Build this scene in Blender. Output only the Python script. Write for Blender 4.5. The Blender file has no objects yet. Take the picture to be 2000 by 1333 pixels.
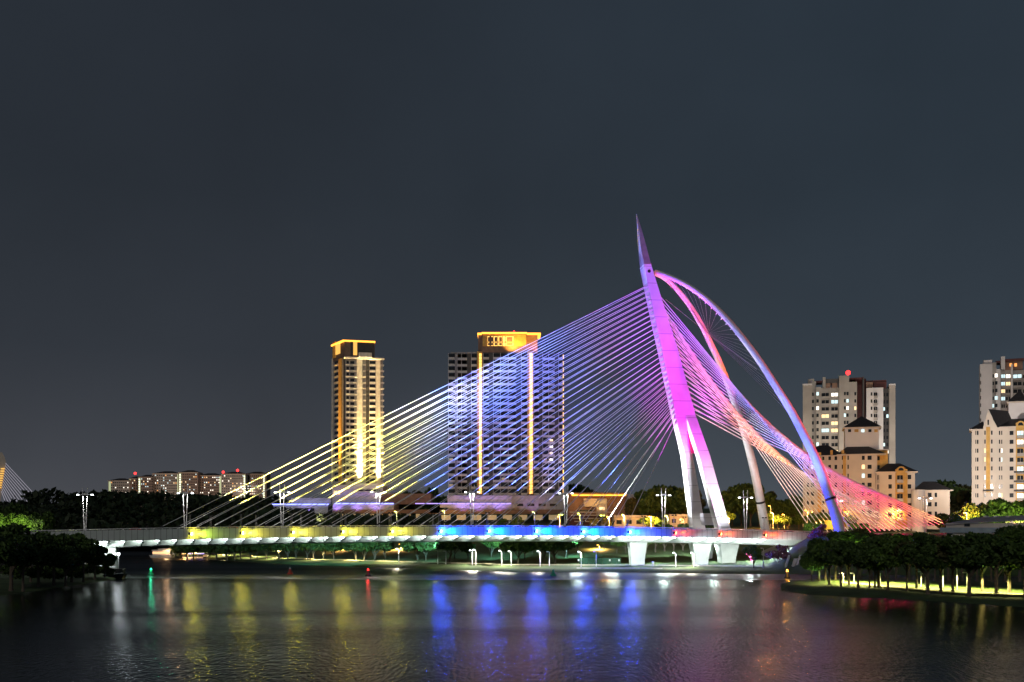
import bpy, math, random
import numpy as np
from mathutils import Vector
random.seed(7); RNG = np.random.default_rng(7)
sc = bpy.context.scene
COL = sc.collection
V = Vector
CAMZ, HOR = 13.4, 1026.0          # camera height over the lake (m), horizon row in the 2000 px frame

# ------------------------------------------------------------------ frame helpers
def P(px, py, Y):
    return V(((px-1000)/2000*Y, Y, CAMZ+(HOR-py)/2000*Y))
def X_(px, Y): return (px-1000)/2000*Y
def Z_(py, Y): return CAMZ+(HOR-py)/2000*Y
def onz(px, py, z=0.0):
    Y = 2000*(CAMZ-z)/(py-HOR); return V((X_(px, Y), Y, z))
ORD = ['first','second','third','fourth','fifth','sixth','seventh','eighth','ninth','tenth','eleventh','twelfth','thirteenth',
       'fourteenth','fifteenth','sixteenth','seventeenth','eighteenth','nineteenth','twentieth','twenty-first','twenty-second',
       'twenty-third','twenty-fourth','twenty-fifth','twenty-sixth','twenty-seventh','twenty-eighth','twenty-ninth','thirtieth']

# ------------------------------------------------------------------ materials
def nt(m):
    m.use_nodes = True
    return m.node_tree.nodes, m.node_tree.links, m.node_tree.nodes['Principled BSDF']
def mat(name, col, rough=.6, metal=0., var=.18, scale=.6, bump=.0, bscale=3., fine=0.):
    m = bpy.data.materials.new(name); N, L, b = nt(m)
    b.inputs['Roughness'].default_value = rough; b.inputs['Metallic'].default_value = metal
    tc = N.new('ShaderNodeTexCoord')
    no = N.new('ShaderNodeTexNoise'); no.inputs['Scale'].default_value = scale; no.inputs['Detail'].default_value = 6
    L.new(tc.outputs['Object'], no.inputs['Vector'])
    cr = N.new('ShaderNodeValToRGB')
    cr.color_ramp.elements[0].position = .3; cr.color_ramp.elements[1].position = .7
    cr.color_ramp.elements[0].color = (*[c*(1-var) for c in col], 1)
    cr.color_ramp.elements[1].color = (*[min(1, c*(1+var)) for c in col], 1)
    L.new(no.outputs['Fac'], cr.inputs['Fac']); L.new(cr.outputs['Color'], b.inputs['Base Color'])
    if bump:
        n2 = N.new('ShaderNodeTexNoise'); n2.inputs['Scale'].default_value = bscale; n2.inputs['Detail'].default_value = 4
        L.new(tc.outputs['Object'], n2.inputs['Vector'])
        bp = N.new('ShaderNodeBump'); bp.inputs['Strength'].default_value = bump
        L.new(n2.outputs['Fac'], bp.inputs['Height']); L.new(bp.outputs['Normal'], b.inputs['Normal'])
    return m
def emis(name, col, st):
    m = bpy.data.materials.new(name); N, L, b = nt(m)
    b.inputs['Base Color'].default_value = (*[c*.5 for c in col], 1)
    b.inputs['Emission Color'].default_value = (*col, 1); b.inputs['Emission Strength'].default_value = st
    return m
def leafmat(name, c0, c1):
    m = bpy.data.materials.new(name); N, L, b = nt(m)
    g = N.new('ShaderNodeNewGeometry'); cr = N.new('ShaderNodeValToRGB')
    cr.color_ramp.elements[0].color = (*c0, 1); cr.color_ramp.elements[1].color = (*c1, 1)
    L.new(g.outputs['Random Per Island'], cr.inputs['Fac']); L.new(cr.outputs['Color'], b.inputs['Base Color'])
    b.inputs['Roughness'].default_value = .6; b.inputs['Specular IOR Level'].default_value = .25
    return m

M = dict(
 white=mat('white_paint', (.8,.8,.8), .45, var=.05), concrete=mat('pale_concrete', (.62,.62,.6), .7, var=.12, scale=.25, bump=.1),
 steel=mat('white_steel', (.75,.75,.76), .4, var=.06), cable=mat('white_cable_sheath', (.8,.8,.8), .5, var=.03),
 asphalt=mat('asphalt', (.05,.05,.052), .9), dark=mat('dark_metal', (.03,.03,.033), .5, .4), spire=mat('spire_metal', (.34,.31,.32), .5, .3),
 galv=mat('grey_galvanised', (.4,.4,.41), .45, .4),
 grass=mat('mown_grass', (.05,.085,.022), .95, var=.45, scale=.18, bump=.5, bscale=2.5),
 path=mat('paved_path', (.42,.36,.27), .85, var=.12), earth=mat('earth', (.045,.04,.03), .95, var=.3, scale=.08),
 stone=mat('rip_rap_stone', (.3,.29,.27), .9, var=.45, scale=1.4, bump=.8, bscale=1.5),
 bark=mat('bark', (.12,.095,.07), .9, var=.3, scale=2), glass=mat('dark_window_glass', (.025,.03,.036), .12, var=.3, scale=.4),
 towerwall=mat('grey_tower_wall', (.3,.29,.3), .7), towerlight=mat('light_tower_panel', (.55,.53,.52), .6), towerdark=mat('dark_tower_wall', (.06,.058,.06), .6),
 ochre=mat('ochre_render', (.6,.36,.1), .8), cream=mat('cream_render', (.62,.55,.47), .85, var=.1, scale=.15, bump=.05), greywall=mat('weathered_grey_render', (.4,.37,.34), .85, var=.2, scale=.12),
 palewall=mat('pale_render', (.68,.66,.66), .85, var=.1, scale=.15), rooftile=mat('dark_roof_tile', (.03,.028,.03), .65, var=.3, scale=1.2),
 condo=mat('brown_grey_render', (.26,.2,.17), .85), brownwall=mat('brown_brick_wall', (.24,.15,.11), .85), podium=mat('podium_render', (.5,.47,.48), .7), maroon=mat('maroon_panel', (.1,.03,.03), .7),
 redpaint=mat('red_car_paint', (.5,.02,.03), .25, .2), whitepaint=mat('white_car_paint', (.7,.7,.7), .25), greypaint=mat('silver_car_paint', (.35,.36,.38), .25, .5),
 rubber=mat('tyre_rubber', (.02,.02,.02), .9), buoygreen=mat('green_buoy_paint', (.02,.3,.16), .5), buoyred=mat('red_buoy_paint', (.5,.05,.04), .5),
 hull=mat('dark_hull_paint', (.02,.022,.025), .5), yellow=mat('yellow_board', (.75,.5,.03), .6), bluegrey=mat('blue_grey_metal_roof', (.3,.36,.4), .5),
 leafA=leafmat('leaves_deep_green', (.025,.055,.014), (.09,.15,.036)), leafB=leafmat('leaves_mid_green', (.035,.08,.016), (.12,.2,.04)),
 leafC=leafmat('leaves_brown_green', (.04,.045,.015), (.11,.11,.045)), leafP=leafmat('leaves_purple_pink', (.12,.05,.06), (.35,.16,.2)),
 leafF=leafmat('forest_leaves', (.012,.022,.01), (.035,.05,.022)),
 e_white=emis('lamp_white', (.9,.97,1), 9), e_cool=emis('lamp_cool', (.8,.95,1), 9), e_orange=emis('lamp_sodium', (1,.42,.06), 7), e_yell=emis('lamp_yellow_green', (.9,1,.15), 7),
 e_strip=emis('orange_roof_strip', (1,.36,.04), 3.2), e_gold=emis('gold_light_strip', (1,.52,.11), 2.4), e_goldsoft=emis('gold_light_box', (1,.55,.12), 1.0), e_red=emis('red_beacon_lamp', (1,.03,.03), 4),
 e_win=emis('window_warm', (1,.72,.38), 1.5), e_winc=emis('window_cool', (.7,.95,1), 1.1), e_winw=emis('window_white', (1,.93,.8), 2.2), e_wino=emis('window_orange', (1,.4,.1), 1.3), e_wint=emis('window_dim', (1,.75,.4), .25),
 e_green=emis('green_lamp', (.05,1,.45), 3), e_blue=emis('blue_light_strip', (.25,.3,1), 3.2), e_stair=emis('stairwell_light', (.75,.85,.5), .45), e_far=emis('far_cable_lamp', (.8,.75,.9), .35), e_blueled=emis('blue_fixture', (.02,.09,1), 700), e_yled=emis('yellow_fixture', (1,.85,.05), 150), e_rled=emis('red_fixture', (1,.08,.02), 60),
 e_soffit=emis('lamp_soffit', (.85,1,.95), 15), e_boat=emis('boat_deck_lamp', (1,.55,.25), 1.6), e_purple=emis('purple_led', (.4,.3,1), 2.2),
)
def seamed(name, col, step, axis, rough=.6):
    m = mat(name, col, rough, var=.08, scale=.3); N = m.node_tree.nodes; L = m.node_tree.links; b = N['Principled BSDF']
    src = b.inputs['Base Color'].links[0].from_socket
    tc = N.new('ShaderNodeTexCoord'); sp = N.new('ShaderNodeSeparateXYZ'); L.new(tc.outputs['Object'], sp.inputs[0])
    d = N.new('ShaderNodeMath'); d.operation = 'DIVIDE'; d.inputs[1].default_value = step; L.new(sp.outputs[axis], d.inputs[0])
    f = N.new('ShaderNodeMath'); f.operation = 'FRACT'; L.new(d.outputs[0], f.inputs[0])
    g = N.new('ShaderNodeMath'); g.operation = 'LESS_THAN'; g.inputs[1].default_value = .14/step; L.new(f.outputs[0], g.inputs[0])
    mx = N.new('ShaderNodeMix'); mx.data_type = 'RGBA'; L.new(g.outputs[0], mx.inputs['Factor']); L.new(src, mx.inputs['A'])
    mx.inputs['B'].default_value = (*[c*.45 for c in col], 1); L.new(mx.outputs['Result'], b.inputs['Base Color'])
    return m
M['pylon'] = seamed('pylon_concrete', (.72,.72,.72), 5.2, 2)

# ------------------------------------------------------------------ mesh helpers
def tag(o, label=None, cat=None, group=None, kind=None):
    if label: o['label'] = label
    if cat: o['category'] = cat
    if group: o['group'] = group
    if kind: o['kind'] = kind
    return o
def empty(name, loc, label=None, cat=None, group=None, rz=0):
    o = bpy.data.objects.new(name, None); COL.objects.link(o); o.location = loc; o.rotation_euler.z = rz
    return tag(o, label, cat, group)
class MB:
    def __init__(s): s.v = []; s.f = []
    def quad(s, a, b, c, d):
        n = len(s.v); s.v += [tuple(a), tuple(b), tuple(c), tuple(d)]; s.f.append((n, n+1, n+2, n+3)); return s
    def poly(s, pts):
        n = len(s.v); s.v += [tuple(p) for p in pts]; s.f.append(tuple(range(n, n+len(pts)))); return s
    def hexa(s, lo, hi):           # two rings of the same length, closed
        n = len(s.v); k = len(lo); s.v += [tuple(p) for p in lo]+[tuple(p) for p in hi]
        for i in range(k): s.f.append((n+i, n+(i+1) % k, n+k+(i+1) % k, n+k+i))
        s.f.append(tuple(range(n+k-1, n-1, -1))); s.f.append(tuple(range(n+k, n+2*k))); return s
    def box(s, x0, x1, y0, y1, z0, z1):
        return s.hexa([(x0,y0,z0),(x1,y0,z0),(x1,y1,z0),(x0,y1,z0)], [(x0,y0,z1),(x1,y0,z1),(x1,y1,z1),(x0,y1,z1)])
    def rings(s, R, caps=True):
        n = len(s.v); k = len(R[0])
        for r in R: s.v += [tuple(p) for p in r]
        for j in range(len(R)-1):
            for i in range(k):
                a = n+j*k+i; b = n+j*k+(i+1) % k; s.f.append((a, b, b+k, a+k))
        if caps: s.f.append(tuple(range(n+k-1, n-1, -1))); s.f.append(tuple(range(n+(len(R)-1)*k, n+len(R)*k)))
        return s
    def tube(s, pts, rad, k=8):
        pts = [V(p) for p in pts]; R = []; m = len(pts)
        rad = rad if isinstance(rad, (list, tuple)) else [rad]*m
        for i, p in enumerate(pts):
            d = (pts[min(i+1, m-1)]-pts[max(i-1, 0)]).normalized()
            up = V((0,0,1)) if abs(d.z) < .95 else V((1,0,0))
            a = d.cross(up).normalized(); b = a.cross(d).normalized()
            R.append([p+(a*math.cos(2*math.pi*j/k)+b*math.sin(2*math.pi*j/k))*rad[i] for j in range(k)])
        return s.rings(R)
    def lathe(s, c, prof, k=12):
        c = V(c); return s.rings([[c+V((r*math.cos(2*math.pi*j/k), r*math.sin(2*math.pi*j/k), z)) for j in range(k)] for r, z in prof])
    def build(s, name, m, parent=None, smooth=False, kind=None):
        off = V((0,0,0))
        me = bpy.data.meshes.new(name)
        if parent is not None:
            off = V(parent.location); 
            if parent.parent is not None: off = off+V(parent.parent.location)
        me.from_pydata([(x-off.x, y-off.y, z-off.z) for x, y, z in s.v], [], s.f)
        import bmesh
        bm = bmesh.new(); bm.from_mesh(me); bmesh.ops.recalc_face_normals(bm, faces=bm.faces); bm.to_mesh(me); bm.free()
        me.materials.append(m)
        if smooth:
            for p in me.polygons: p.use_smooth = True
        o = bpy.data.objects.new(name, me); COL.objects.link(o)
        if parent is not None: o.parent = parent
        if kind: o['kind'] = kind
        return o
def box(name, m, parent, *a): return MB().box(*a).build(name, m, parent)
def children(o): return [c for c in o.children]
def copy_tree(o, parent=None):
    c = o.copy(); COL.objects.link(c)
    if parent is not None: c.parent = parent
    for ch in children(o): copy_tree(ch, c)
    return c

# ------------------------------------------------------------------ lights
def spot(loc, target, power, col, ang=60, blend=.5, fall=None, rad=.3):
    l = bpy.data.lights.new('flood', 'SPOT'); l.energy = power; l.color = col
    l.spot_size = math.radians(ang); l.spot_blend = blend; l.shadow_soft_size = rad
    o = bpy.data.objects.new('flood', l); COL.objects.link(o); o.location = loc
    o.rotation_euler = (V(target)-V(loc)).to_track_quat('-Z', 'Y').to_euler()
    if fall: falloff(l, fall)
    return o
def point(loc, power, col, rad=.15, fall=None):
    l = bpy.data.lights.new('lamp', 'POINT'); l.energy = power; l.color = col; l.shadow_soft_size = rad
    o = bpy.data.objects.new('lamp', l); COL.objects.link(o); o.location = loc
    if fall: falloff(l, fall)
    return o
def area(loc, target, power, col, sx, sy):
    l = bpy.data.lights.new('washlight', 'AREA'); l.energy = power; l.color = col; l.shape = 'RECTANGLE'; l.size = sx; l.size_y = sy
    o = bpy.data.objects.new('washlight', l); COL.objects.link(o); o.location = loc
    o.rotation_euler = (V(target)-V(loc)).to_track_quat('-Z', 'Y').to_euler(); return o
def falloff(l, kind):
    l.use_nodes = True; n = l.node_tree.nodes; e = n['Emission']
    f = n.new('ShaderNodeLightFalloff'); f.inputs['Strength'].default_value = 1.0
    l.node_tree.links.new(f.outputs[kind], e.inputs['Strength'])

YEL=(1,.82,.07); LIME=(.7,1,.06); BLU=(.0,.038,1); RED=(1,.035,.02); WHT=(.85,1,.95); MAG=(.85,.08,1); VIO=(.42,.12,1); LAV=(.5,.5,1); PINK=(1,.2,.62)

# ================================================================== SETTING
def grid_mesh(name, rows, m, kind='structure'):
    b = MB(); k = len(rows[0]); 
    for r in rows: b.v += [tuple(p) for p in r]
    for j in range(len(rows)-1):
        for i in range(k-1): b.f.append((j*k+i, j*k+i+1, (j+1)*k+i+1, (j+1)*k+i))
    o = b.build(name, m, None, True); o['kind'] = kind; return o

# water ------------------------------------------------------------
wm = bpy.data.materials.new('lake_water'); N, L, b = nt(wm)
b.inputs['Base Color'].default_value = (.004,.006,.008,1); b.inputs['IOR'].default_value = 1.22
tc = N.new('ShaderNodeTexCoord'); mp = N.new('ShaderNodeMapping'); L.new(tc.outputs['Object'], mp.inputs['Vector'])
mp.inputs['Scale'].default_value = (.006,.03,1)
no = N.new('ShaderNodeTexNoise'); no.inputs['Scale'].default_value = 1; no.inputs['Detail'].default_value = 3; L.new(mp.outputs['Vector'], no.inputs['Vector'])
mr = N.new('ShaderNodeMapRange'); mr.inputs['From Min'].default_value = .4; mr.inputs['From Max'].default_value = .6
mr.inputs['To Min'].default_value = .1; mr.inputs['To Max'].default_value = .19; L.new(no.outputs['Fac'], mr.inputs['Value'])
# sheltered glassy water in the lee of the bridge
sp = N.new('ShaderNodeSeparateXYZ'); L.new(tc.outputs['Object'], sp.inputs[0])
n3 = N.new('ShaderNodeMath'); n3.operation = 'MULTIPLY_ADD'; n3.inputs[1].default_value = 26; L.new(no.outputs['Fac'], n3.inputs[0]); L.new(sp.outputs['Y'], n3.inputs[2])
cm = N.new('ShaderNodeMapRange'); cm.inputs['From Min'].default_value = 226; cm.inputs['From Max'].default_value = 236; cm.inputs['To Min'].default_value = 1; cm.inputs['To Max'].default_value = .8
L.new(n3.outputs[0], cm.inputs['Value'])
mu = N.new('ShaderNodeMath'); mu.operation = 'MULTIPLY'; L.new(mr.outputs[0], mu.inputs[0]); L.new(cm.outputs[0], mu.inputs[1])
rb = N.new('ShaderNodeMapRange'); rb.inputs['From Min'].default_value = 262; rb.inputs['From Max'].default_value = 270; rb.inputs['To Min'].default_value = 0; rb.inputs['To Max'].default_value = .26
L.new(n3.outputs[0], rb.inputs['Value'])
ad = N.new('ShaderNodeMath'); ad.operation = 'ADD'; L.new(mu.outputs[0], ad.inputs[0]); L.new(rb.outputs[0], ad.inputs[1])
L.new(ad.outputs[0], b.inputs['Roughness'])
mp2 = N.new('ShaderNodeMapping'); L.new(tc.outputs['Object'], mp2.inputs['Vector']); mp2.inputs['Scale'].default_value = (.28,.9,1)
nb = N.new('ShaderNodeTexNoise'); nb.inputs['Scale'].default_value = 1.2; nb.inputs['Detail'].default_value = 4; L.new(mp2.outputs['Vector'], nb.inputs['Vector'])
bp = N.new('ShaderNodeBump'); bp.inputs['Strength'].default_value = .45; bp.inputs['Distance'].default_value = .05
L.new(nb.outputs['Fac'], bp.inputs['Height'])
mp3 = N.new('ShaderNodeMapping'); L.new(tc.outputs['Object'], mp3.inputs['Vector']); mp3.inputs['Scale'].default_value = (2.6,.7,1)
nx = N.new('ShaderNodeTexNoise'); nx.inputs['Scale'].default_value = 1; nx.inputs['Detail'].default_value = 3; L.new(mp3.outputs['Vector'], nx.inputs['Vector'])
bp2 = N.new('ShaderNodeBump'); bp2.inputs['Strength'].default_value = 1; bp2.inputs['Distance'].default_value = .085
L.new(nx.outputs['Fac'], bp2.inputs['Height']); L.new(bp.outputs['Normal'], bp2.inputs['Normal']); L.new(bp2.outputs['Normal'], b.inputs['Normal'])
w = MB().quad((-3500,-300,0),(3500,-300,0),(3500,5000,0),(-3500,5000,0)).build('water', wm); w['kind'] = 'structure'

# mainland terrain --------------------------------------------------
SHORE = [(-700,1000),(-300,900),(0,800),(200,720),(290,600),(335,440),(450,388),(560,348),(700,327),(860,308),(1000,291),(1140,288),(1250,288),(1400,281),(1570,278),(1700,262),(1850,250),(2000,245),(2300,240),(2700,240)]
def shoreY(px):
    for (a, ya), (c, yc) in zip(SHORE, SHORE[1:]):
        if a <= px <= c: return ya+(yc-ya)*(px-a)/(c-a)
    return SHORE[-1][1]
def sstep(a, c, x): t = min(1, max(0, (x-a)/(c-a))); return t*t*(3-2*t)
PROF0 = [(0,-.4),(2,.5),(6,.9),(14,1.15),(30,1.4),(48,2.4),(75,5),(110,10.6),(150,11.5),(260,13),(420,20),(900,26),(2600,60)]
PROF1 = [(0,-.4),(2,.5),(6,1.5),(12,5),(22,9.5),(32,10.6),(75,10.8),(110,11),(150,11.5),(260,13),(420,20),(900,26),(2600,60)]
def gz(px, d):
    def ip(P_):
        for (a, za), (c, zc) in zip(P_, P_[1:]):
            if a <= d <= c: return za+(zc-za)*(d-a)/(c-a)
        return P_[-1][1]
    t = sstep(1490, 1600, px); return ip(PROF0)*(1-t)+ip(PROF1)*t
def ground(px, Y):
    return V((X_(px, Y), Y, gz(px, max(0, Y-shoreY(px)))))
PXS = list(range(-700, 2701, 25)); DS = [0,2,6,12,14,22,30,32,40,48,60,75,90,110,150,200,260,420,900,2600]
rows = [[ground(px, shoreY(px)+d)+V((0,0,.25*math.sin(px*.07+d)*(0 if d < 14 else 1))) for px in PXS] for d in DS]
grid_mesh('ground', rows, M['grass'])
# park path along the shore
def ribbon(name, pts, wdt, m, lift=.02):
    r0, r1 = [], []
    for i, (px, Y) in enumerate(pts):
        g0 = ground(px, Y); g1 = ground(px, Y+wdt); r0.append(g0+V((0,0,lift))); r1.append(g1+V((0,0,lift)))
    return grid_mesh(name, [r0, r1], m)
ribbon('path', [(p, shoreY(p)+15.5) for p in range(340, 1500, 12)], 3.4, M['path'], .32)
ribbon('path', [(p, shoreY(p)+.9) for p in range(1126, 1300, 6)], 7, M['stone'], .12)
ribbon('road', [(p, 420) for p in range(380, 1700, 20)], 12, M['asphalt'], .4)

# island (right foreground) ------------------------------------------
front = [(1525,1150),(1545,1156),(1575,1161),(1610,1164),(1660,1168),(1720,1171),(1790,1175),(1870,1180),(1950,1186),(2050,1193),(2250,1206),(2600,1228)]
back  = [(1527,1149),(1545,1143),(1575,1138),(1610,1133),(1660,1129),(1720,1127),(1790,1126),(1870,1125),(1950,1125),(2050,1125),(2250,1125),(2600,1125)]
R = []
for t, z in [(0,-.3),(.06,.35),(.2,.75),(.4,.95),(.6,1.0),(.85,1.0),(.95,.6),(1,-.3)]:
    R.append([onz(a, c).lerp(onz(a2, c2), t)+V((0,0,z)) for (a, c), (a2, c2) in zip(front, back)])
grid_mesh('lawn', R, M['grass'])
pp = [(1640,1138),(1680,1141),(1720,1145),(1760,1148.5),(1800,1152),(1850,1155.5),(1900,1158),(1960,1160.5),(2040,1163),(2200,1168)]
grid_mesh('path', [[onz(a, c+.9, 1.03) for a, c in pp], [onz(a, c-2.2-(a-1640)*.001, 1.05) for a, c in pp]], M['path'])
def island(px, py): p = onz(px, py, .95); return p
# left bank --------------------------------------------------------
lf = [(-900,1300),(-300,1200),(-60,1172),(0,1166),(60,1158),(120,1149),(170,1141),(215,1134),(240,1129)]
lb = [(-900,1120),(-300,1115),(-60,1112),(0,1110),(60,1110),(120,1111),(170,1114),(215,1118),(241,1127)]
R = []
for t, z in [(0,-.3),(.05,.3),(.2,.7),(.5,1.0),(.8,1.0),(1,-.3)]:
    R.append([onz(a, c).lerp(onz(a2, c2), t)+V((0,0,z)) for (a, c), (a2, c2) in zip(lf, lb)])
grid_mesh('lawn', R, M['grass'])

# ================================================================== BRIDGE
TH = math.radians(7.4); U = V((math.cos(TH), math.sin(TH), 0)); NV = V((-math.sin(TH), math.cos(TH), 0)); A = V((58.7, 305, 0))
def W(s, n, z): return A+U*s+NV*n+V((0,0,z))
def ray_n(px, py, n):           # view ray meets the vertical plane at offset n
    d = V(((px-1000)/2000, 1, (HOR-py)/2000)); o = V((0,0,CAMZ)); t = ((A+NV*n-o).dot(NV))/d.dot(NV); return o+d*t
def s_at(px, n): return (ray_n(px, HOR, n)-A).dot(U)
def zt(s): d = s+78; return 12.95-(1.12e-4 if d < 0 else 1.5e-4)*d*d
def hf(s): return 2.35+max(0, min(155, -22-s))*.0045
def zb(s): return zt(s)-hf(s)-1.85
br = empty('cable_stayed_bridge', W(0, 17, 0), 'cable-stayed road bridge with leaning pylon lit purple, crossing the lake', 'bridge')
S0, S1 = -215, 62; SS = [S0+(S1-S0)*i/70 for i in range(71)]
def sweep(name, prof, m, lo=S0, hi=S1):    # prof(s) -> list of (n,z)
    ss = [s for s in SS if lo <= s <= hi]
    return MB().rings([[W(s, n, z) for n, z in prof(s)] for s in ss]).build(name, m, br)
sweep('deck_slab', lambda s: [(.34,zt(s)-.9),(33.66,zt(s)-.9),(33.66,zt(s)-1.35),(.34,zt(s)-1.35)], M['asphalt'])
fm = seamed('fascia_panel', (.5,.54,.53), 4.627/3, 0)
sweep('fascia', lambda s: [(0,zt(s)),(.3,zt(s)),(.3,zt(s)-hf(s)),(0,zt(s)-hf(s))], fm)
sweep('fascia', lambda s: [(33.7,zt(s)),(34,zt(s)),(34,zt(s)-hf(s)),(33.7,zt(s)-hf(s))], fm)
sweep('girder', lambda s: [(2.4,zt(s)-1.4),(31.6,zt(s)-1.4),(29.6,zb(s)+.25),(28.9,zb(s)),(5.1,zb(s)),(4.4,zb(s)+.25)], M['concrete'])
sweep('kerb', lambda s: [(14.6,zt(s)-.89),(19.4,zt(s)-.89),(19.4,zt(s)-.65),(14.6,zt(s)-.65)], M['concrete'])
for n in (.16, 33.85):
    h = MB(); h.tube([W(s, n, zt(s)+.34) for s in SS], .1, 6)
    for i in range(120):
        s = S0+2.31*i; h.tube([W(s, n, zt(s)), W(s, n, zt(s)+.34)], .035, 4)
    h.build('handrail', M['white'], br)
BS = [-176.5+4.627*i for i in range(45)]
for s in BS:                               # bracket ribs under the cantilever
    if s > 20: continue
    z = zt(s)-hf(s)
    lo = [W(s-1.6,4.2,zb(s)+.35), W(s-1.25,4.2,zb(s)+.35), W(s-1.25,3.6,z-.15), W(s-1.6,3.6,z-.15)]
    hi = [W(s-.15,.35,z-.42), W(s+.25,.35,z-.42), W(s+.25,.35,z-.02), W(s-.15,.35,z-.02)]
    bk_ = MB().hexa(lo, hi).build('bracket', M['steel'], br)
    MB().hexa([W(s-1.3,.42,z-.34),W(s-.25,.42,z-.34),W(s-.25,.6,z-.34),W(s-1.3,.6,z-.34)],[W(s-1.3,.42,z-.14),W(s-.25,.42,z-.14),W(s-.25,.6,z-.14),W(s-1.3,.6,z-.14)]).build('soffit_lamp', M['e_soffit'], bk_)
# piers
def pier(px, n0, n1, w0, w1, base, top=None):
    s = s_at(px, n0); zt_ = zb(s)-.02
    a, c = w0/2, w1/2
    return MB().rings([[W(s-c,n0+.6,base),W(s+c,n0+.6,base),W(s+c,n1,base),W(s-c,n1,base)],
                [W(s-c-.1,n0+.4,base+3),W(s+c+.1,n0+.4,base+3),W(s+c+.1,n1,base+3),W(s-c-.1,n1,base+3)],
                [W(s-a,n0,zt_),W(s+a,n0,zt_),W(s+a,n1,zt_),W(s-a,n1,zt_)]]).build('pier', M['concrete'], br)
pier(1247, 4.6, 8, 5.4, 4.0, .6); pier(1372, 4.6, 9, 6.0, 3.9, .6); pier(1425, 9, 14, 6.2, 4.3, .6); pier(208, 5, 10, 5, 3.6, .0)
pier(1247, 24, 28, 5.4, 4.0, .6); pier(1380, 24, 28, 5.4, 4.0, .6)
# abutment slope
MB().rings([[W(24,-1,1.2),W(60,-1,1.2),W(60,-1,8.4),W(39,-1,8.4)],[W(24,35,2.2),W(60,35,2.2),W(60,35,8.4),W(39,35,8.4)]]).build('abutment', M['concrete'], br)

# pylon ------------------------------------------------------------
NF, NB = 14.5, 19.6
colp = [(516,1257.7,1271.5),(560,1266.5,1285),(625,1280,1305.5),(680,1292.5,1323),(806,1318.5,1357.5),(811,1319.6,1358.8)]
def cx(py):
    for (y0,l0,r0),(y1,l1,r1) in zip(colp, colp[1:]):
        if y0 <= py <= y1: t = (py-y0)/(y1-y0); return l0+(l1-l0)*t, r0+(r1-r0)*t
    return colp[-1][1:]
def ring(l, r, y, n, th):
    a, c = ray_n(l, y, n), ray_n(r, y, n); return [a, c, c+NV*th, a+NV*th]
pyl = MB().rings([ring(l, r, y, NF, NB-NF) for y, l, r in colp]).build('pylon_shaft', M['pylon'], br)
def leg(L_, R_, nn, th):
    R = []
    for i, y in enumerate((811.2, 890, 960, 1052)):
        def f(Q):
            ys = (811.2, 890, 1038); 
            if y <= 890: t = (y-811.2)/(890-811.2); return Q[0]+(Q[1]-Q[0])*t
            t = (y-890)/(1038-890); return Q[1]+(Q[2]-Q[1])*t
        t = (y-811.2)/(1038-811.2); R.append(ring(f(L_), f(R_), y, nn[0]+(nn[1]-nn[0])*t, th[0]+(th[1]-th[0])*t))
    return MB().rings(R).build('pylon_leg', M['pylon'], br)
leg((1339,1366,1406), (1358.8,1386.8,1428.5), (NF,3.6), (3.4,4.4))
leg((1319.6,1338,1355), (1338,1353,1379), (NF+.01,26), (5.0,4.6))
MB().hexa([ray_n(1336,811.5,16), ray_n(1341,811.5,16), ray_n(1341,811.5,17), ray_n(1336,811.5,17)],
          [ray_n(1350,886,16.2), ray_n(1366,886,16.2), ray_n(1366,886,17.2), ray_n(1350,886,17.2)]).build('recess_panel', mat('recess_red_glow', (.7,.02,.12), .6), br)  # red light of the recess lamp put into the panel's colour
MB().hexa([ray_n(1370,1026,15), ray_n(1409,1026,15), ray_n(1409,1026,18), ray_n(1370,1026,18)],
          [ray_n(1366,1003,15), ray_n(1402,1003,15), ray_n(1402,1003,18), ray_n(1366,1003,18)]).build('crossbeam', M['pylon'], br)
sp_ = MB().rings([ring(1257.9,1271.4,515.8,NF+.02,4.9), ring(1252,1262.5,482,NF+.8,3.6), ring(1247.5,1253.8,450,NF+1.6,2), ring(1243.0,1243.5,419,NF+2.5,.15)])
spire = sp_.build('spire', M['spire'], br)
em = MB(); c0 = ray_n(1268, 530, NF-.06)
em.rings([[c0+(U*math.cos(a)+V((0,0,1))*math.sin(a))*.5+NV*d for a in [i*math.pi/8 for i in range(16)]] for d in (0,.3)]).build('emblem', M['dark'], br)

# cables -----------------------------------------------------------
def lx(py): return cx(py)[0]
for plane, (nd, npy, r) in enumerate(((1.0, NF+.7, .1), (33.0, NB-.7, .09))):
    for j in range(30):
        s = -160.3+4.65*j; y = 557+(822-557)*j/29
        if y > 806: a, c = 1319, 1358; l = lx(806)+(y-806)*.24
        else: l = lx(y)
        fp = ray_n(l, y, NF); top = fp+NV*(npy-NF)
        g = W(s, nd, zt(s)-.6)
        dirn = (top-g).normalized()
        cab = MB().tube([g+dirn*3.2, top], r, 6).build('cable', M['cable'], br)
        MB().tube([g, g+dirn*3.4], .21, 6).build('sleeve', M['dark'] if plane == 0 else M['galv'], cab)
        if plane == 0: MB().tube([top-dirn*1.1+V((0,0,-.15)), top+dirn*.2+V((0,0,-.15))], .34, 8).build('anchor_cap', M['steel'], cab)
nb_ = 20
for plane in range(2):
    for j in range(nb_):
        t = j/(nb_-1); y = 578+(800-578)*t; r_ = cx(y)[1]
        top = ray_n(r_, y, NF)+NV*(.7 if plane == 0 else NB-NF-.7)
        if plane == 0: g = ray_n(1672+t*182, 1043-t*20, -4)
        else: g = ray_n(1588+t*190, 1040-t*4, 36)
        MB().tube([g, top], .145, 6).build('cable', M['cable'], br)

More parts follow.
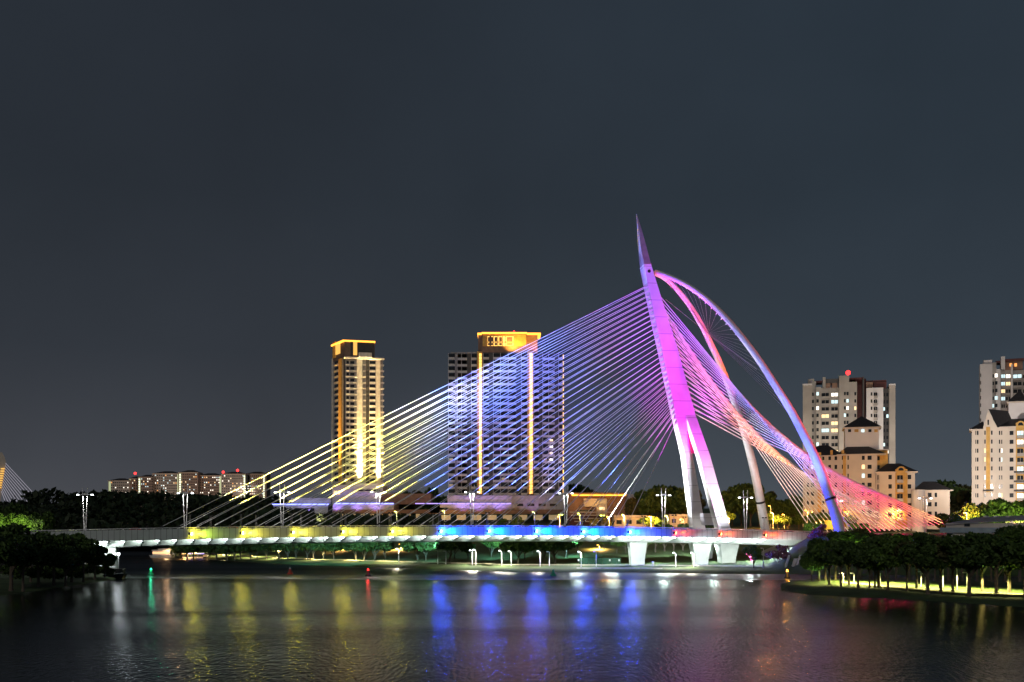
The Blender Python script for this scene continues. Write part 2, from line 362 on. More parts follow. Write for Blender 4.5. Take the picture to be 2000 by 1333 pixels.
# arch stays -------------------------------------------------------
def spline(pts, k=6):
    out = []; p = [pts[0]]+pts+[pts[-1]]
    for i in range(1, len(p)-2):
        for q in range(k):
            t = q/k; a, c, d, e = p[i-1], p[i], p[i+1], p[i+2]
            out.append(tuple(.5*((2*c[m])+(d[m]-a[m])*t+(2*a[m]-5*c[m]+4*d[m]-e[m])*t*t+(3*c[m]-a[m]-3*d[m]+e[m])*t**3) for m in range(2)))
    return out+[pts[-1]]
def arch(pts, n_end, r0, r1, collar_y):
    c2 = spline(pts); W3 = []
    for px, py in c2:
        t = (py-532)/(1040-532); n = 17+(n_end-17)*(max(0,t)**.55); W3.append(ray_n(px, py, n))
    m = len(W3); rr = [r0+(r1-r0)*(i/(m-1))**1.3 for i in range(m)]
    o = MB().tube(W3, rr, 14).build('arch_stay', M['steel'], br, True)
    ci = min(range(m), key=lambda i: abs(c2[i][1]-collar_y))
    MB().tube([W3[ci]+(W3[ci-1]-W3[ci]).normalized()*.35, W3[ci], W3[ci]+(W3[ci+1]-W3[ci]).normalized()*.35], rr[ci]*1.1, 14).build('collar', M['dark'], o)
    return o, W3, rr
na_pts = [(1280,531),(1312,543),(1350,563),(1390,594),(1425,630),(1455,667),(1485,708),(1515,755),(1545,803),(1570,850),(1590,890),(1607,932),(1622,975),(1634,1012),(1643,1050)]
fa_pts = [(1278,534),(1300,545),(1325,569),(1348,599),(1368,632),(1386,668),(1404,706),(1422,752),(1438,796),(1453,842),(1466,890),(1477,938),(1487,990),(1497,1048)]
na, naw, nar = arch(na_pts, -10, .72, 1.65, 978); fa, faw, far_ = arch(fa_pts, 44, .72, 1.6, 982)
node = ray_n(1383, 652, 15)
for o, w3, rr in ((na, naw, nar), (fa, faw, far_)):
    for i in range(6, int(len(w3)*.62), 2):
        p = w3[i]; q = (node-p).normalized()
        MB().tube([p+q*rr[i]*.8, p+q*(rr[i]+.9)], .16, 6).build('stub', M['steel'], o)
        MB().tube([p+q*(rr[i]+.9), node], .025, 4).build('hanger', M['galv'], o)
MB().tube([node, ray_n(1300,585,16)], .05, 5).build('tie_rod', M['galv'], br)
MB().tube([node, ray_n(1478,722,8)], .07, 5).build('tie_rod', M['galv'], br)

# floodlight posts, panel lights ------------------------------------
SK = [-148.8+13.88*k for k in range(13)]
kcol = [LIME,YEL,YEL,YEL,YEL,BLU,BLU,BLU,BLU,BLU,RED,RED,RED]
def kname(k): return 'yellow' if k < 5 else 'blue' if k < 10 else 'red'
for k, s in enumerate(SK):
    zm = zt(s)-hf(s)/2
    for side in (0, 1):
        n = -.75 if side == 0 else 34.75
        s_ = s-.9
        root = empty('floodlight_post', W(s_, n, zm), ('lattice floodlight post on the near parapet, %s from the left, with %s lamp' if side == 0 else 'lattice floodlight post on the far parapet, %s from the left, behind the %s panel') % (ORD[k], kname(k)), 'floodlight post', 'lattice floodlight posts along the bridge parapets')
        top = zt(s)+3.9
        for q in (-.22, .22): MB().tube([W(s_+q, n, zm), W(s_+q*.8, n, top)], .05, 5).build('upright', M['galv'], root)
        lt = MB()
        for i in range(9):
            z0 = zm+(top-zm)*i/9; z1 = zm+(top-zm)*(i+1)/9; q = .2 if i % 2 else -.2
            lt.tube([W(s_+q, n, z0), W(s_-q, n, z1)], .03, 4)
        lt.build('lattice', M['galv'], root)
        MB().tube([W(s_, n, zm+.1), W(s_, .0 if side == 0 else 34, zm+.1)], .09, 5).build('bracket_arm', M['dark'], root)
        for q in (-.45, .45): MB().hexa([W(s_+q-.2,n-.2,top-.05),W(s_+q+.2,n-.2,top-.05),W(s_+q+.2,n+.2,top-.05),W(s_+q-.2,n+.2,top-.05)],[W(s_+q-.28,n-.28,top+.3),W(s_+q+.28,n-.28,top+.3),W(s_+q+.28,n+.28,top+.3),W(s_+q-.28,n+.28,top+.3)]).build('lamp_head', (M['e_yell'] if side == 1 and k in (9,8) else M['dark']), root)
        if side == 0:
            MB().hexa([W(s_-.35,n-.3,zm-.35),W(s_+.25,n-.3,zm-.35),W(s_+.25,n+.25,zm-.35),W(s_-.35,n+.25,zm-.35)],[W(s_-.35,n-.3,zm+.35),W(s_+.4,n-.3,zm+.35),W(s_+.4,n+.25,zm+.35),W(s_-.35,n+.25,zm+.35)]).build('fixture', M['dark'], root)
            MB().hexa([W(s_+.36,n-.3,zm-.32),W(s_+.62,n-.22,zm-.3),W(s_+.62,n+.2,zm-.3),W(s_+.36,n+.25,zm-.32)],[W(s_+.4,n-.3,zm+.32),W(s_+.66,n-.22,zm+.3),W(s_+.66,n+.2,zm+.3),W(s_+.4,n+.25,zm+.32)]).build('lens', M['e_yled' if k < 5 else 'e_blueled' if k < 10 else 'e_rled'], root)
    spot(W(s-.25, -.7, zm), W(s+8, .1, zm), (10000 if k < 5 else 190000 if k < 9 else 70000 if k == 9 else 9000), kcol[k] if k < 10 else (1,.1,.015), 56, 1.0, rad=.15)
    if k < 5: spot(W(s-2, -2.2, zt(s)+3.6), W(s-1, 3, zt(s)+26), 15000, (1,.84,.14) if k else (.8,1,.15), 86, .5, 'Linear', .3)
    elif k < 7: spot(W(s-2, -2.2, zt(s)+3.6), W(s, 4, zt(s)+28), 12000, (.1,.2,1), 66, .5, 'Linear', .3)
    elif k < 10: spot(W(s-2, -2.2, zt(s)+3.6), W(s-7, 4, zt(s)+28), 170000, (.09,.17,1), 58, .5, None, .3)

# masts ------------------------------------------------------------
mast_px = [166,362,551,739,922,1105,1296,1456,1632,1807]
def mast_at(root):
    x, y, z = root.location
    for q in (-1, 1): MB().tube([V((x,y,z))+U*.22*q, V((x,y,z+13.4))+U*.72*q], [.17,.09], 8).build('pole', M['steel'], root)
    MB().tube([V((x,y,z+11.2))-U*1.9, V((x,y,z+11.2))+U*1.9], .09, 6).build('crossbar', M['steel'], root)
    c = V((x,y,z+11.2)); MB().hexa([c-U*.9-NV*.3-V((0,0,.12)), c+U*.9-NV*.3-V((0,0,.12)), c+U*.9+NV*.3-V((0,0,.12)), c-U*.9+NV*.3-V((0,0,.12))],[c-U*.7-NV*.3+V((0,0,.35)), c+U*.7-NV*.3+V((0,0,.35)), c+U*.7+NV*.3+V((0,0,.35)), c-U*.7+NV*.3+V((0,0,.35))]).build('junction', M['steel'], root)
    for q in (-1, 1):
        d = c+U*2*q; MB().hexa([d-U*.35-NV*.22-V((0,0,.16)), d+U*.35-NV*.22-V((0,0,.16)), d+U*.35+NV*.22-V((0,0,.16)), d-U*.35+NV*.22-V((0,0,.16))],[d-U*.25-NV*.15+V((0,0,.1)), d+U*.25-NV*.15+V((0,0,.1)), d+U*.25+NV*.15+V((0,0,.1)), d-U*.25+NV*.15+V((0,0,.1))]).build('lamp_head', M['e_white'], root)
m0 = None
for i, px in enumerate(mast_px):
    s = s_at(px, 17); loc = W(s, 17, zt(s)-.66) if s < 60 else W(s, 17, 10.9)
    lab = 'white twin-pole lamp mast with crossbar, %s from the left on the bridge deck' % ORD[i]
    if m0 is None:
        m0 = empty('lamp_mast', loc, lab, 'lamp mast', 'twin-pole lamp masts along the bridge'); mast_at(m0)
    else:
        c = copy_tree(m0); c.location = loc; c['label'] = lab
    spot(loc+V((0,0,11)), loc, 16000 if px < 1500 else 2500, (1,.96,.88), 150, .4, rad=.5)

# white lamps under the cantilever, lighting the girder web
for s in BS:
    if -178 < s < 20: 
        z = zt(s)-hf(s); area(W(s-1.9, 1.6, z-.35), W(s-2.3, 4.6, z-.7), 130, (.8,1,.9), 1.2, .3)
for px, e in ((1130,7000),(1200,9000),(1300,12000),(1400,14000),(1470,16000),(1540,16000)):
    s = s_at(px, 12); spot(W(s, 14, zb(s)-.4), W(s, 10, 0), e*.8, (.8,1,.93), 122, .4, rad=.4)
for px, e in ((1247,9000),(1372,9000),(1425,5000)):
    s = s_at(px, -6); spot(W(s-1.5, -7, 1.6), W(s_at(px, 5), 5, 6), e, (.85,1,.95), 75, .6, rad=.3)
for px in (1240,1300,1350): spot(W(s_at(px,30), 31, 7), V((X_(px,352),352,5)), 9000, (.8,1,.95), 100, .7, rad=.3)
for px in (1480,1530): s = s_at(px, -4); spot(W(s, -5, 4.5), W(s+4, 8, 5), 3500, (.9,1,.95), 110, .6, rad=.3)
spot(W(s_at(208,2)-4, -1, 7), W(s_at(208,5), 6, 5), 5000, WHT, 90, .5, rad=.3)

# pylon & stay floods ------------------------------------------------
def R_(px, py, n): return ray_n(px, py, n)
spot(W(-8,-18,2), R_(1335,765,NF), 330000, (.7,.0,.98), 34, .8, rad=.5)
spot(W(-20,-22,2), R_(1280,600,NF), 600000, (.33,.03,1), 26, .8, rad=.5)
spot(W(8,-14,3), R_(1365,890,10), 110000, (1,.08,.72), 38, .9, rad=.5)
spot(W(6,-16,10), R_(1385,960,10), 62000, (.9,.9,1), 46, .9, rad=.5)
spot(W(-50,27,13), R_(1290,640,17), 240000, (.55,.55,1), 50, .9, rad=.5)
spot(W(-28,30,13), R_(1345,920,22), 260000, (.95,.97,1), 60, .9, rad=.5)
point(R_(1352,862,14.6), 150, (1,.01,.15), .2)
spot(W(-4,16,13), R_(1362,940,5), 6000, YEL, 50, .8, rad=.3)      # inner yellow wash
spot(W(-50,-6,13), R_(1215,640,8), 1700, (.46,.14,1), 44, .8, 'Linear', .4)
spot(W(-30,4,12.5), R_(1255,760,10), 240, (.75,.3,1), 60, .8, 'Linear', .4)
# arches and back stays
spot(W(14,-22,11), R_(1575,850,-4), 150000, (.16,.22,1), 50, .8, rad=.5)
spot(W(22,-24,8), R_(1440,650,8), 300000, (.26,.26,1), 30, .8, rad=.5)
spot(W(92,-28,15), R_(1575,835,-6), 190000, RED, 34, .7, rad=.4)
spot(W(96,-30,15), R_(1490,715,4), 260000, RED, 24, .7, rad=.4)
spot(W(50,19.5,13), R_(1372,632,24), 650000, (1,.13,.01), 28, .7, rad=.4)
spot(W(10,20,13), R_(1480,960,40), 16000, (1,.95,.9), 60, .8, rad=.4)
spot(W(48,14,12.5), R_(1440,730,9), 90000, (1,.2,.6), 46, .8, rad=.4)
spot(W(42,16,12.5), R_(1510,900,28), 30000, (1,.45,.36), 80, .8, rad=.4)
for px, e, c in ((1690,40000,(1,.04,.3)),(1735,55000,(1,.0,.2)),(1780,70000,(1,.0,.14)),(1825,80000,(1,.0,.1))): s = s_at(px,-8); spot(W(s+2,-9,11.2), R_(px-190,800,-1), e, c, 62, .8, rad=.3)




for px in (560,700,840,980,1120): s = s_at(px, 30); spot(W(s, 31, zb(s)+.2), V((X_(px,365),365,4)), 26000, (.35,.9,1), 90, .8, rad=.4)  # teal floods added to bring out the park trees below the deck

for px in (1695,1725,1755,1785,1815,1840): point(W(s_at(px,-8)+1, -7.5, 12.0), 700, (1,.0,.11), .4)

# ================================================================== BUILDINGS
class Fac:
    """A wall plane from (px0,Y0) to (px1,Y1); a runs along it in metres, d stands out from it towards the lake."""
    def __init__(s, px0, Y0, px1, Y1):
        s.p0 = V((X_(px0,Y0), Y0, 0)); p1 = V((X_(px1,Y1), Y1, 0)); s.len = (p1-s.p0).length; s.e = (p1-s.p0).normalized(); s.m = V((s.e.y, -s.e.x, 0))
    def a(s, px):
        k = (px-1000)/2000; return (k*s.p0.y-s.p0.x)/(s.e.x-k*s.e.y)
    def z(s, py, px=None):
        Y = s.p0.y if px is None else s.p0.y+s.e.y*s.a(px); return Z_(py, Y)
    def pt(s, a, d, z): return s.p0+s.e*a+s.m*d+V((0,0,z))
    def box(s, mb, a0, a1, d0, d1, z0, z1):
        p = s.pt; return mb.hexa([p(a0,d0,z0),p(a1,d0,z0),p(a1,d1,z0),p(a0,d1,z0)],[p(a0,d0,z1),p(a1,d0,z1),p(a1,d1,z1),p(a0,d1,z1)])
    def pbox(s, mb, x0, x1, d0, d1, y0, y1):    # pixel columns/rows
        return s.box(mb, s.a(x0), s.a(x1), d0, d1, s.z(y1, (x0+x1)/2), s.z(y0, (x0+x1)/2))
class Many:
    """collects repeated parts of one building; the first 100 become parts, the rest one stuff part"""
    def __init__(s, root, name, limit=100): s.r, s.n, s.lim, s.items = root, name, limit, []
    def add(s, fn, m): s.items.append((fn, m))
    def flush(s):
        its = list(s.items)
        lit = [i for i in its if i[1].name.startswith(('window_','gold','lamp'))]; rest = [i for i in its if i not in lit]
        random.shuffle(rest); its = lit+rest
        for fn, m in its[:s.lim]: mb = MB(); fn(mb); mb.build(s.n, m, s.r)
        left = {}
        for fn, m in its[s.lim:]: left.setdefault(m.name, (m, MB())); fn(left[m.name][1])
        if left:
            big = max(left.values(), key=lambda t: len(t[1].v)); 
            for m, mb in left.values():
                if mb is not big[1]:
                    n = len(big[1].v); big[1].v += mb.v; big[1].f += [tuple(i+n for i in f) for f in mb.f]
            big[1].build(s.n, big[0], s.r, kind='stuff')
def hip(f, root, x0, x1, yeave, rx0, rx1, yr, d0, depth, m=None, over=.6, name='roof'):
    a0, a1 = f.a(x0), f.a(x1); ze = f.z(yeave, (x0+x1)/2); zr = f.z(yr, (x0+x1)/2)
    p = f.pt; mid = d0-depth/2
    mb = MB(); e = [p(a0,d0+over,ze),p(a1,d0+over,ze),p(a1,d0-depth-over,ze),p(a0,d0-depth-over,ze)]; r0, r1 = p(f.a(rx0),mid,zr), p(f.a(rx1),mid,zr)
    mb.v += [tuple(v) for v in e+[r0,r1]]; mb.f += [(0,1,5,4),(1,2,5),(2,3,4,5),(3,0,4),(3,2,1,0)]
    rf = mb.build(name, m or M['rooftile'], root)
    ev = MB(); f.box(ev, a0, a1, d0-depth-over, d0+over+.02, ze-.42, ze-.01); ev.build('eaves', M['cream'], rf)
    return rf
def beacon(root, px, py, Y, r=.9):
    MB().lathe(P(px,py,Y)-V((0,0,r)), [(r*.3,0),(r,r*.5),(r,r*1.5),(r*.3,r*2)], 10).build('beacon', M['e_red'], root)
    MB().tube([P(px,py,Y)-V((0,0,4)), P(px,py,Y)-V((0,0,r))], .12, 5).build('beacon_mast', M['galv'], root)

# --- gold-lit tower (left) ----------------------------------------
fl = Fac(648.5,617,672,600); fr = Fac(672,600,748,606)
t1 = empty('apartment_tower', fl.pt(0,0,22), 'slim apartment tower, two gold uplit columns and an orange rim on its cut-off top', 'apartment tower')
mb = MB(); zt1 = Z_(700,600)
pts = [fl.pt(0,0,0), fl.pt(fl.len,0,0), fr.pt(fr.len,0,0), fr.pt(fr.len,-18,0), fl.pt(0,-6,0)]
mb.hexa([p+V((0,0,22)) for p in pts], [p+V((0,0,zt1)) for p in pts]); mb.build('wall', M['towerwall'], t1)
win = Many(t1, 'window'); bal = Many(t1, 'balcony')
nfl = 21; y0, y1 = 704, 945
for i in range(nfl):
    ya = y0+(y1-y0)*i/nfl; yb = y0+(y1-y0)*(i+1)/nfl; h = yb-ya
    for f, xa, xb in ((fl,653.5,661),(fr,684,692),(fr,722,733)):
        win.add(lambda q, f=f, xa=xa, xb=xb, ya=ya, h=h: f.pbox(q, xa, xb, .0, .12, ya+h*.15, ya+h*.62), M['glass'])
        bal.add(lambda q, f=f, xa=xa, xb=xb, ya=ya, h=h: f.pbox(q, xa-.4, xb+.4, .0, .35, ya+h*.72, ya+h*1.0), M['towerlight'])
    win.add(lambda q, ya=ya, h=h: fr.pbox(q, 676.5, 681.5, 0, .1, ya+h*.1, ya+h*.6), M['e_winw'] if i in (6,9,14) and 0 else M['glass'])
    bal.add(lambda q, ya=ya, h=h: fr.pbox(q, 675.5, 683, 0, .9, ya+h*.68, ya+h*.98), M['towerlight'])
    bal.add(lambda q, ya=ya, h=h: fr.pbox(q, 688, 697, 0, 1.5, ya+h*.78, ya+h*1.0), M['towerlight'])
    bal.add(lambda q, ya=ya, h=h: fr.pbox(q, 708.5, 714, 0, 1.5, ya+h*.78, ya+h*1.0), M['towerlight'])
    bal.add(lambda q, ya=ya, h=h: fr.pbox(q, 742, 749.5, -2, 1.5, ya+h*.78, ya+h*1.0), M['towerlight'])
win.flush(); bal.flush()
for f, xa, xb, d, m in ((fl,648.5,650.5,.4,'towerlight'),(fl,662.5,668,.5,'ochre'),(fr,696.5,707.5,1.3,'towerlight'),(fr,734.5,742.5,1.3,'towerlight'),(fr,670.5,674.5,.2,'towerdark'),(fr,714.8,721,.2,'towerdark')):  # towerdark strips stand for recesses, their shade put into the colour
    mb = MB(); f.pbox(mb, xa, xb, 0, d, 701, 945); mb.build('pilaster_or_recess', M[m], t1)
c = MB(); pc = [fl.pt(.6,-.5,0), fl.pt(fl.len,-.3,0), fr.pt(fr.a(732),-.3,0), fr.pt(fr.a(732),-12,0), fl.pt(.6,-7,0)]
c.hexa([p+V((0,0,zt1)) for p in pc], [p+V((0,0,Z_(667.5,600))) for p in pc]); cr_ = c.build('crown', M['brownwall'], t1)
rim = MB(); pr = [fl.pt(-.2,.6,0), fl.pt(fl.len,.7,0), fr.pt(fr.a(732.5),.7,0), fr.pt(fr.a(732.5),-13,0), fl.pt(0,-8,0)]
rim.hexa([p+V((0,0,Z_(667.4,600))) for p in pr], [p+V((0,0,Z_(664.2,600))) for p in pr]); rim.build('light_strip', M['e_strip'], t1)
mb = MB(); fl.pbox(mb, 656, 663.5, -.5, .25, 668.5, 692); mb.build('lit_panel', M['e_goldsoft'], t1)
mb = MB(); fl.pbox(mb, 650, 655, -.5, .22, 668.5, 700); mb.build('lit_panel', M['ochre'], t1)
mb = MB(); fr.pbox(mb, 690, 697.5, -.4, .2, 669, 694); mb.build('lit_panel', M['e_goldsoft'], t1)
mb = MB(); fr.pbox(mb, 684.5, 689.5, -.4, .25, 668, 699.5); fr.pbox(mb, 698, 731, -.4, .25, 668, 699.5); mb.build('dark_cladding', M['towerdark'], t1)
mb = MB(); fr.pbox(mb, 700, 725, .25, 3, 690.5, 699.6); mb.build('stair_head', M['towerlight'], t1)
mb = MB(); fr.pbox(mb, 672, 749.5, -.2, 2.1, 699.5, 702.5); mb.build('parapet', M['towerlight'], t1)
GOLD=(1,.66,.24)
for px, e in ((702,1),(738.5,.8)):
    p = fr.pt(fr.a(px), 3.2, Z_(943,602)); q = fr.pt(fr.a(px), 1.2, Z_(720,602)); spot(p, q, 60000*e, GOLD, 26, .9, 'Linear', .4); spot(p, fr.pt(fr.a(px),1.3,Z_(900,602)), 150000*e, (1,.78,.4), 50, .9, rad=.4)
spot(fl.pt(fl.a(665),3,Z_(945,605)), fl.pt(fl.a(665),.5,Z_(760,605)), 26000, (1,.5,.08), 20, .8, 'Linear', .4)
spot(fl.pt(fl.a(649.5),2.4,Z_(945,612)), fl.pt(fl.a(649.5),.4,Z_(760,612)), 2600, (1,.75,.4), 12, .8, 'Linear', .3)

# --- wide gold-lit tower ---------------------------------------------
f2 = Fac(876,600,1102,600)
t2 = empty('apartment_tower', f2.pt(0,0,20), 'wide grey apartment tower with gold light strips and a glowing orange-rimmed crown', 'apartment tower')
mb = MB(); f2.pbox(mb, 884, 934, -16, 0, 691, 968); f2.pbox(mb, 1041, 1099, -16, 0, 691, 968); mb.build('wall', M['towerdark'], t2)
mb = MB(); f2.pbox(mb, 934, 1041, -20, 2, 686, 968); mb.build('wall', M['towerdark'], t2)
win = Many(t2, 'window'); bal = Many(t2, 'balcony')
nfl = 22; y0, y1 = 691, 968
for i in range(nfl):
    ya = y0+(y1-y0)*i/nfl; h = (y1-y0)/nfl
    for xa, xb, d in ((876,888,1.8),(893.5,901,.3),(901.5,912,.3),(920.5,931,.5),(944,955,2.4),(963.5,977,2.6),(977.6,992,2.6),(992.6,1008,2.6),(1018,1029.5,2.4),(1042.5,1052.5,.6),(1060,1071,.4),(1071.6,1083,.4),(1091,1098.5,.6)):
        lit = (i >= 14 and random.random() < .13) or (13 <= i <= 16 and xa in (1060,1071.6) and random.random() < .6)
        m = random.choice((M['e_wint'],M['e_winw'],M['e_win'],M['e_wint'])) if lit else M['glass']
        win.add(lambda q, xa=xa, xb=xb, d=d, ya=ya, h=h, lit=lit: f2.pbox(q, xa+(2 if lit else .5), xb-(3 if lit else .5), d-1.9 if d > 1 else d-.6, d-.3, ya+h*(.3 if lit else .12), ya+h*.6), m)
        bal.add(lambda q, xa=xa, xb=xb, d=d, ya=ya, h=h: f2.pbox(q, xa-.3, xb+.3, d-2.2 if d > 1 else d-.5, d, ya+h*.66, ya+h*1.0), M['towerlight'])
        bal.add(lambda q, xa=xa, xb=xb, d=d, ya=ya, h=h: f2.pbox(q, xa-.3, xa+.4, d-1.2, d-.1, ya, ya+h*.66), M['towerlight'])
win.flush(); bal.flush()
for xa, xb, d, m in ((889,893,.9,'towerwall'),(913,920,.3,'towerdark'),(956,963,2.2,'towerdark'),(1009,1017,2.2,'towerdark'),(1053,1059.5,.3,'towerdark'),(1084,1090.5,.3,'towerdark')):  # towerdark strips paint in the shaded recess bays; towerwall is a real pilaster
    mb = MB(); f2.pbox(mb, xa, xb, 0, d, 692, 968); mb.build('pilaster_or_recess', M[m], t2)
for xa, xb, wid in ((932,942.3,1),(1030,1041.5,1)):
    mb = MB(); f2.pbox(mb, xa, xb, 0, 2.3, 688, 966); st = mb.build('light_column', M['ochre'], t2)
    mb = MB()
    for i in range(44):
        ya = 692+274*i/44; f2.pbox(mb, xa+4.2, xb-1.6, 2.3, 2.5, ya, ya+5.2)
    mb.build('light_strip', M['e_gold'], st)
    spot(f2.pt(f2.a((xa+xb)/2), 6, Z_(966,600)), f2.pt(f2.a((xa+xb)/2), 2.3, Z_(780,600)), 4200, (1,.6,.15), 14, .8, 'Linear', .4)
mb = MB()
for i in range(22): f2.pbox(mb, 1099.3, 1101, .2, .8, 694+12.45*i, 694+12.45*i+7.5)
mb.build('light_strip', M['e_gold'], t2)
mb = MB(); f2.pbox(mb, 941, 1029, -12, 2.4, 654, 690); f2.pbox(mb, 934, 941, -12, .5, 655, 690); f2.pbox(mb, 1029, 1050, -14, .5, 655, 690); mb.build('crown', M['brownwall'], t2)
mb = MB(); f2.pbox(mb, 943, 1027.5, 2.4, 2.7, 655.5, 678); mb.build('lit_panel', M['ochre'], t2)
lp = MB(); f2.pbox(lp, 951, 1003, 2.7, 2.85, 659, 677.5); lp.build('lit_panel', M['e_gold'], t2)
mu_ = MB()
for xx in (951,956,963,972,981,987): f2.pbox(mu_, xx, xx+(4 if xx in (956,965,975) else 1.4), 2.85, 3.0, 659, 677.5)
f2.pbox(mu_, 951, 1003, 2.85, 3.01, 669.5, 671.2)
for xx in (953,958,966,975,990): f2.pbox(mu_, xx, xx+5.5 if xx < 990 else 1001, 2.85, 2.98, 660.5, 669)
for xx in (953,958,966,975,990): f2.pbox(mu_, xx, xx+5.5 if xx < 990 else 1001, 2.85, 2.98, 672, 676.5)
mu_.build('mullion', M['brownwall'], t2)
for xa, xb, d in ((941,1029,3.2),(932.5,941,1.2),(1029,1056,1.2)):
    mb = MB(); f2.pbox(mb, xa, xb, -14, d, 651.2, 654.2); mb.build('light_strip', M['e_strip'], t2)
mb = MB(); f2.pbox(mb, 880, 933, -10, .3, 688.3, 691); mb.build('parapet', M['towerwall'], t2)
beacon(t2, 1004, 648, 596, .5)
spot(f2.pt(f2.a(1000), 9, Z_(690,600)), f2.pt(f2.a(1005), 2.4, Z_(664,600)), 26000, (1,.5,.08), 110, .8, rad=.4)
spot(f2.pt(f2.a(1040), 9, Z_(690,600)), f2.pt(f2.a(1042), .4, Z_(666,600)), 16000, (1,.4,.05), 80, .8, rad=.4)

# --- podiums ------------------------------------------------------------
fp = Fac(525,585,1110,585)
def podium(label, blocks, strips, wins, name='podium_building'):
    r = empty(name, fp.pt(fp.a(blocks[0][0]),0,11), label, 'building')
    for x0,x1,y0,y1,d,m in blocks: mb = MB(); fp.pbox(mb, x0, x1, -22, d, y0, y1); mb.build('wall', M[m], r)
    for x0,x1,y0,y1,d,m in strips: mb = MB(); fp.pbox(mb, x0, x1, d-.3, d+.3, y0, y1); mb.build('light_strip', M[m], r)
    for x0,x1,y0,y1,d,m in wins: mb = MB(); fp.pbox(mb, x0, x1, d-.1, d+.15, y0, y1); mb.build('window', M[m], r)
    return r
podium('low podium building with a blue light strip, left of the slim gold tower', [(525,640,985,1031,0,'podium'),(568,646,973,985,-1,'podium')],
  [(525,642,984.5,986.5,.3,'e_blue')], [(540,562,993,1001,0,'glass'),(575,614,993,1003,0,'glass'),(560,580,1010,1015,0,'e_wino'),(618,634,1010,1014,0,'e_wint')])
podium('pale podium with purple-lit bays at the foot of the slim gold tower', [(649,742,948,1000,0,'podium'),(690,748,945,963,2,'podium'),(652,770,984,996,3,'podium'),(652,860,996,1003,4,'brownwall'),(742,840,964,985,-4,'brownwall')],
  [(655,770,983.2,985,3.2,'e_blue')], [(652,658,959,966,0,'e_win'),(660,664,959,966,0,'e_win'),(668,674,973,977,0,'e_wino'),(700,745,957,960,2,'glass')]+[(668+i*18,676+i*18,1004,1012,-1,'e_wint') for i in range(9)])
podium('long purple-lit podium at the foot of the wide gold-striped tower', [(874,1000,968,996,0,'podium'),(1000,1105,968,1000,-2,'podium'),(860,1010,985,992,2,'podium'),(840,1110,996,1004,4,'brownwall')],
  [(812,998,983.4,984.8,2.2,'e_purple')], [(1008+i*22,1022+i*22,984,989,-2,'glass') for i in range(4)]+[(862+i*30,880+i*30,1006,1016,-1,'e_wint') for i in range(8)])
for px, e in ((700,1),(735,1),(600,.7),(660,1),(905,1.2),(935,1.2),(975,1.2),(1040,.7)):
    p = fp.pt(fp.a(px), 7, Z_(997,585)); spot(p, fp.pt(fp.a(px), 0, Z_(975,585)), 2000*e, (.36,.22,1), 120, .8, rad=.5)
spot(fp.pt(fp.a(985),30,Z_(1000,585)), f2.pt(f2.a(985),0,Z_(830,600)), 22000, (.36,.3,1), 70, .8, rad=.5)
spot(fp.pt(fp.a(1000),120,14), f2.pt(f2.a(985),0,Z_(800,600)), 30000, (1,.8,.75), 50, .8, rad=.5)
spot(fp.pt(fp.a(700),120,14), fr.pt(8,0,Z_(840,600)), 150000, (1,.74,.45), 40, .8, rad=.5)
point(P(590,980,570), 1500, (.8,.95,1), .4)
for px in (722,738,866,880,912,962): point(P(px,1000,572), 900, (1,.55,.15), .3)

# --- orange strip building ----------------------------------------------
fo = Fac(1108,560,1345,560)
r = empty('low_building', fo.pt(0,0,11), 'low building under a glowing orange roof edge, right of the wide tower', 'building')
for x0,x1,y0,y1,d,m in ((1110,1222,962,1008,-1,'brownwall'),(1140,1184,974,990,1,'cream'),(1165,1185,975,1008,2,'cream'),(1225,1300,965,1000,-6,'podium'),(1110,1250,1008,1031,3,'maroon')):
    mb = MB(); fo.pbox(mb, x0, x1, -14, d, y0, y1); mb.build('wall', M[m], r)
mb = MB(); fo.pbox(mb, 1110, 1222, -14, 2.2, 963.5, 966); mb.build('roof_fascia', M['ochre'], r)
mb = MB(); fo.pbox(mb, 1116, 1222, 2.2, 2.5, 966.5, 969.3); mb.build('light_strip', M['e_strip'], r)
for x0,x1,y0,y1,d,m in ((1170,1182,977,984,2,'e_wint'),(1170,1180,991,996,2,'e_win'),(1256,1262,965,970,-6,'e_win'),(1264,1267,965,976,-6,'e_wint'),(1279,1286,966,972,-6,'e_win'),(1272,1275,968,980,-6,'e_wint'),(1128,1160,996,1001,-1,'glass')):
    mb = MB(); fo.pbox(mb, x0, x1, d, d+.15, y0, y1); mb.build('window', M[m], r)
for i in range(4):
    mb = MB(); fo.pbox(mb, 1112+i*3, 1200-i*14, 3, 5, 1000+i*6, 1002+i*6); mb.build('canopy_slab', M['cream'], r)
for px in (1130,1160,1195): point(fo.pt(fo.a(px),5,Z_(985,560)), 500, (1,.5,.12), .3)
fh = Fac(1195,470,1560,470)
for lab, x0, x1, yt in (('small flat-roofed house under the last blue cables',1200,1262,1007),('small flat-roofed house seen between the pylon and the mast left of it',1308,1358,1005)):
    r = empty('house', fh.pt(fh.a(x0),0,12), lab, 'house')
    mb = MB(); fh.pbox(mb, x0, x1, -9, 0, yt+4, 1034); mb.build('wall', M['cream'], r)
    mb = MB(); fh.pbox(mb, x0-2, x1+2, -10, 1.2, yt, yt+3.6); mb.build('roof', M['podium'], r)
    for q in range(3):
        xa = x0+4+q*(x1-x0)/3.2; mb = MB(); fh.pbox(mb, xa, xa+(x1-x0)/6, 0, .12, yt+9, yt+17); mb.build('window', M['glass'], r)
    point(fh.pt(fh.a((x0+x1)/2),6,16), 700, (1,.55,.25), .3)

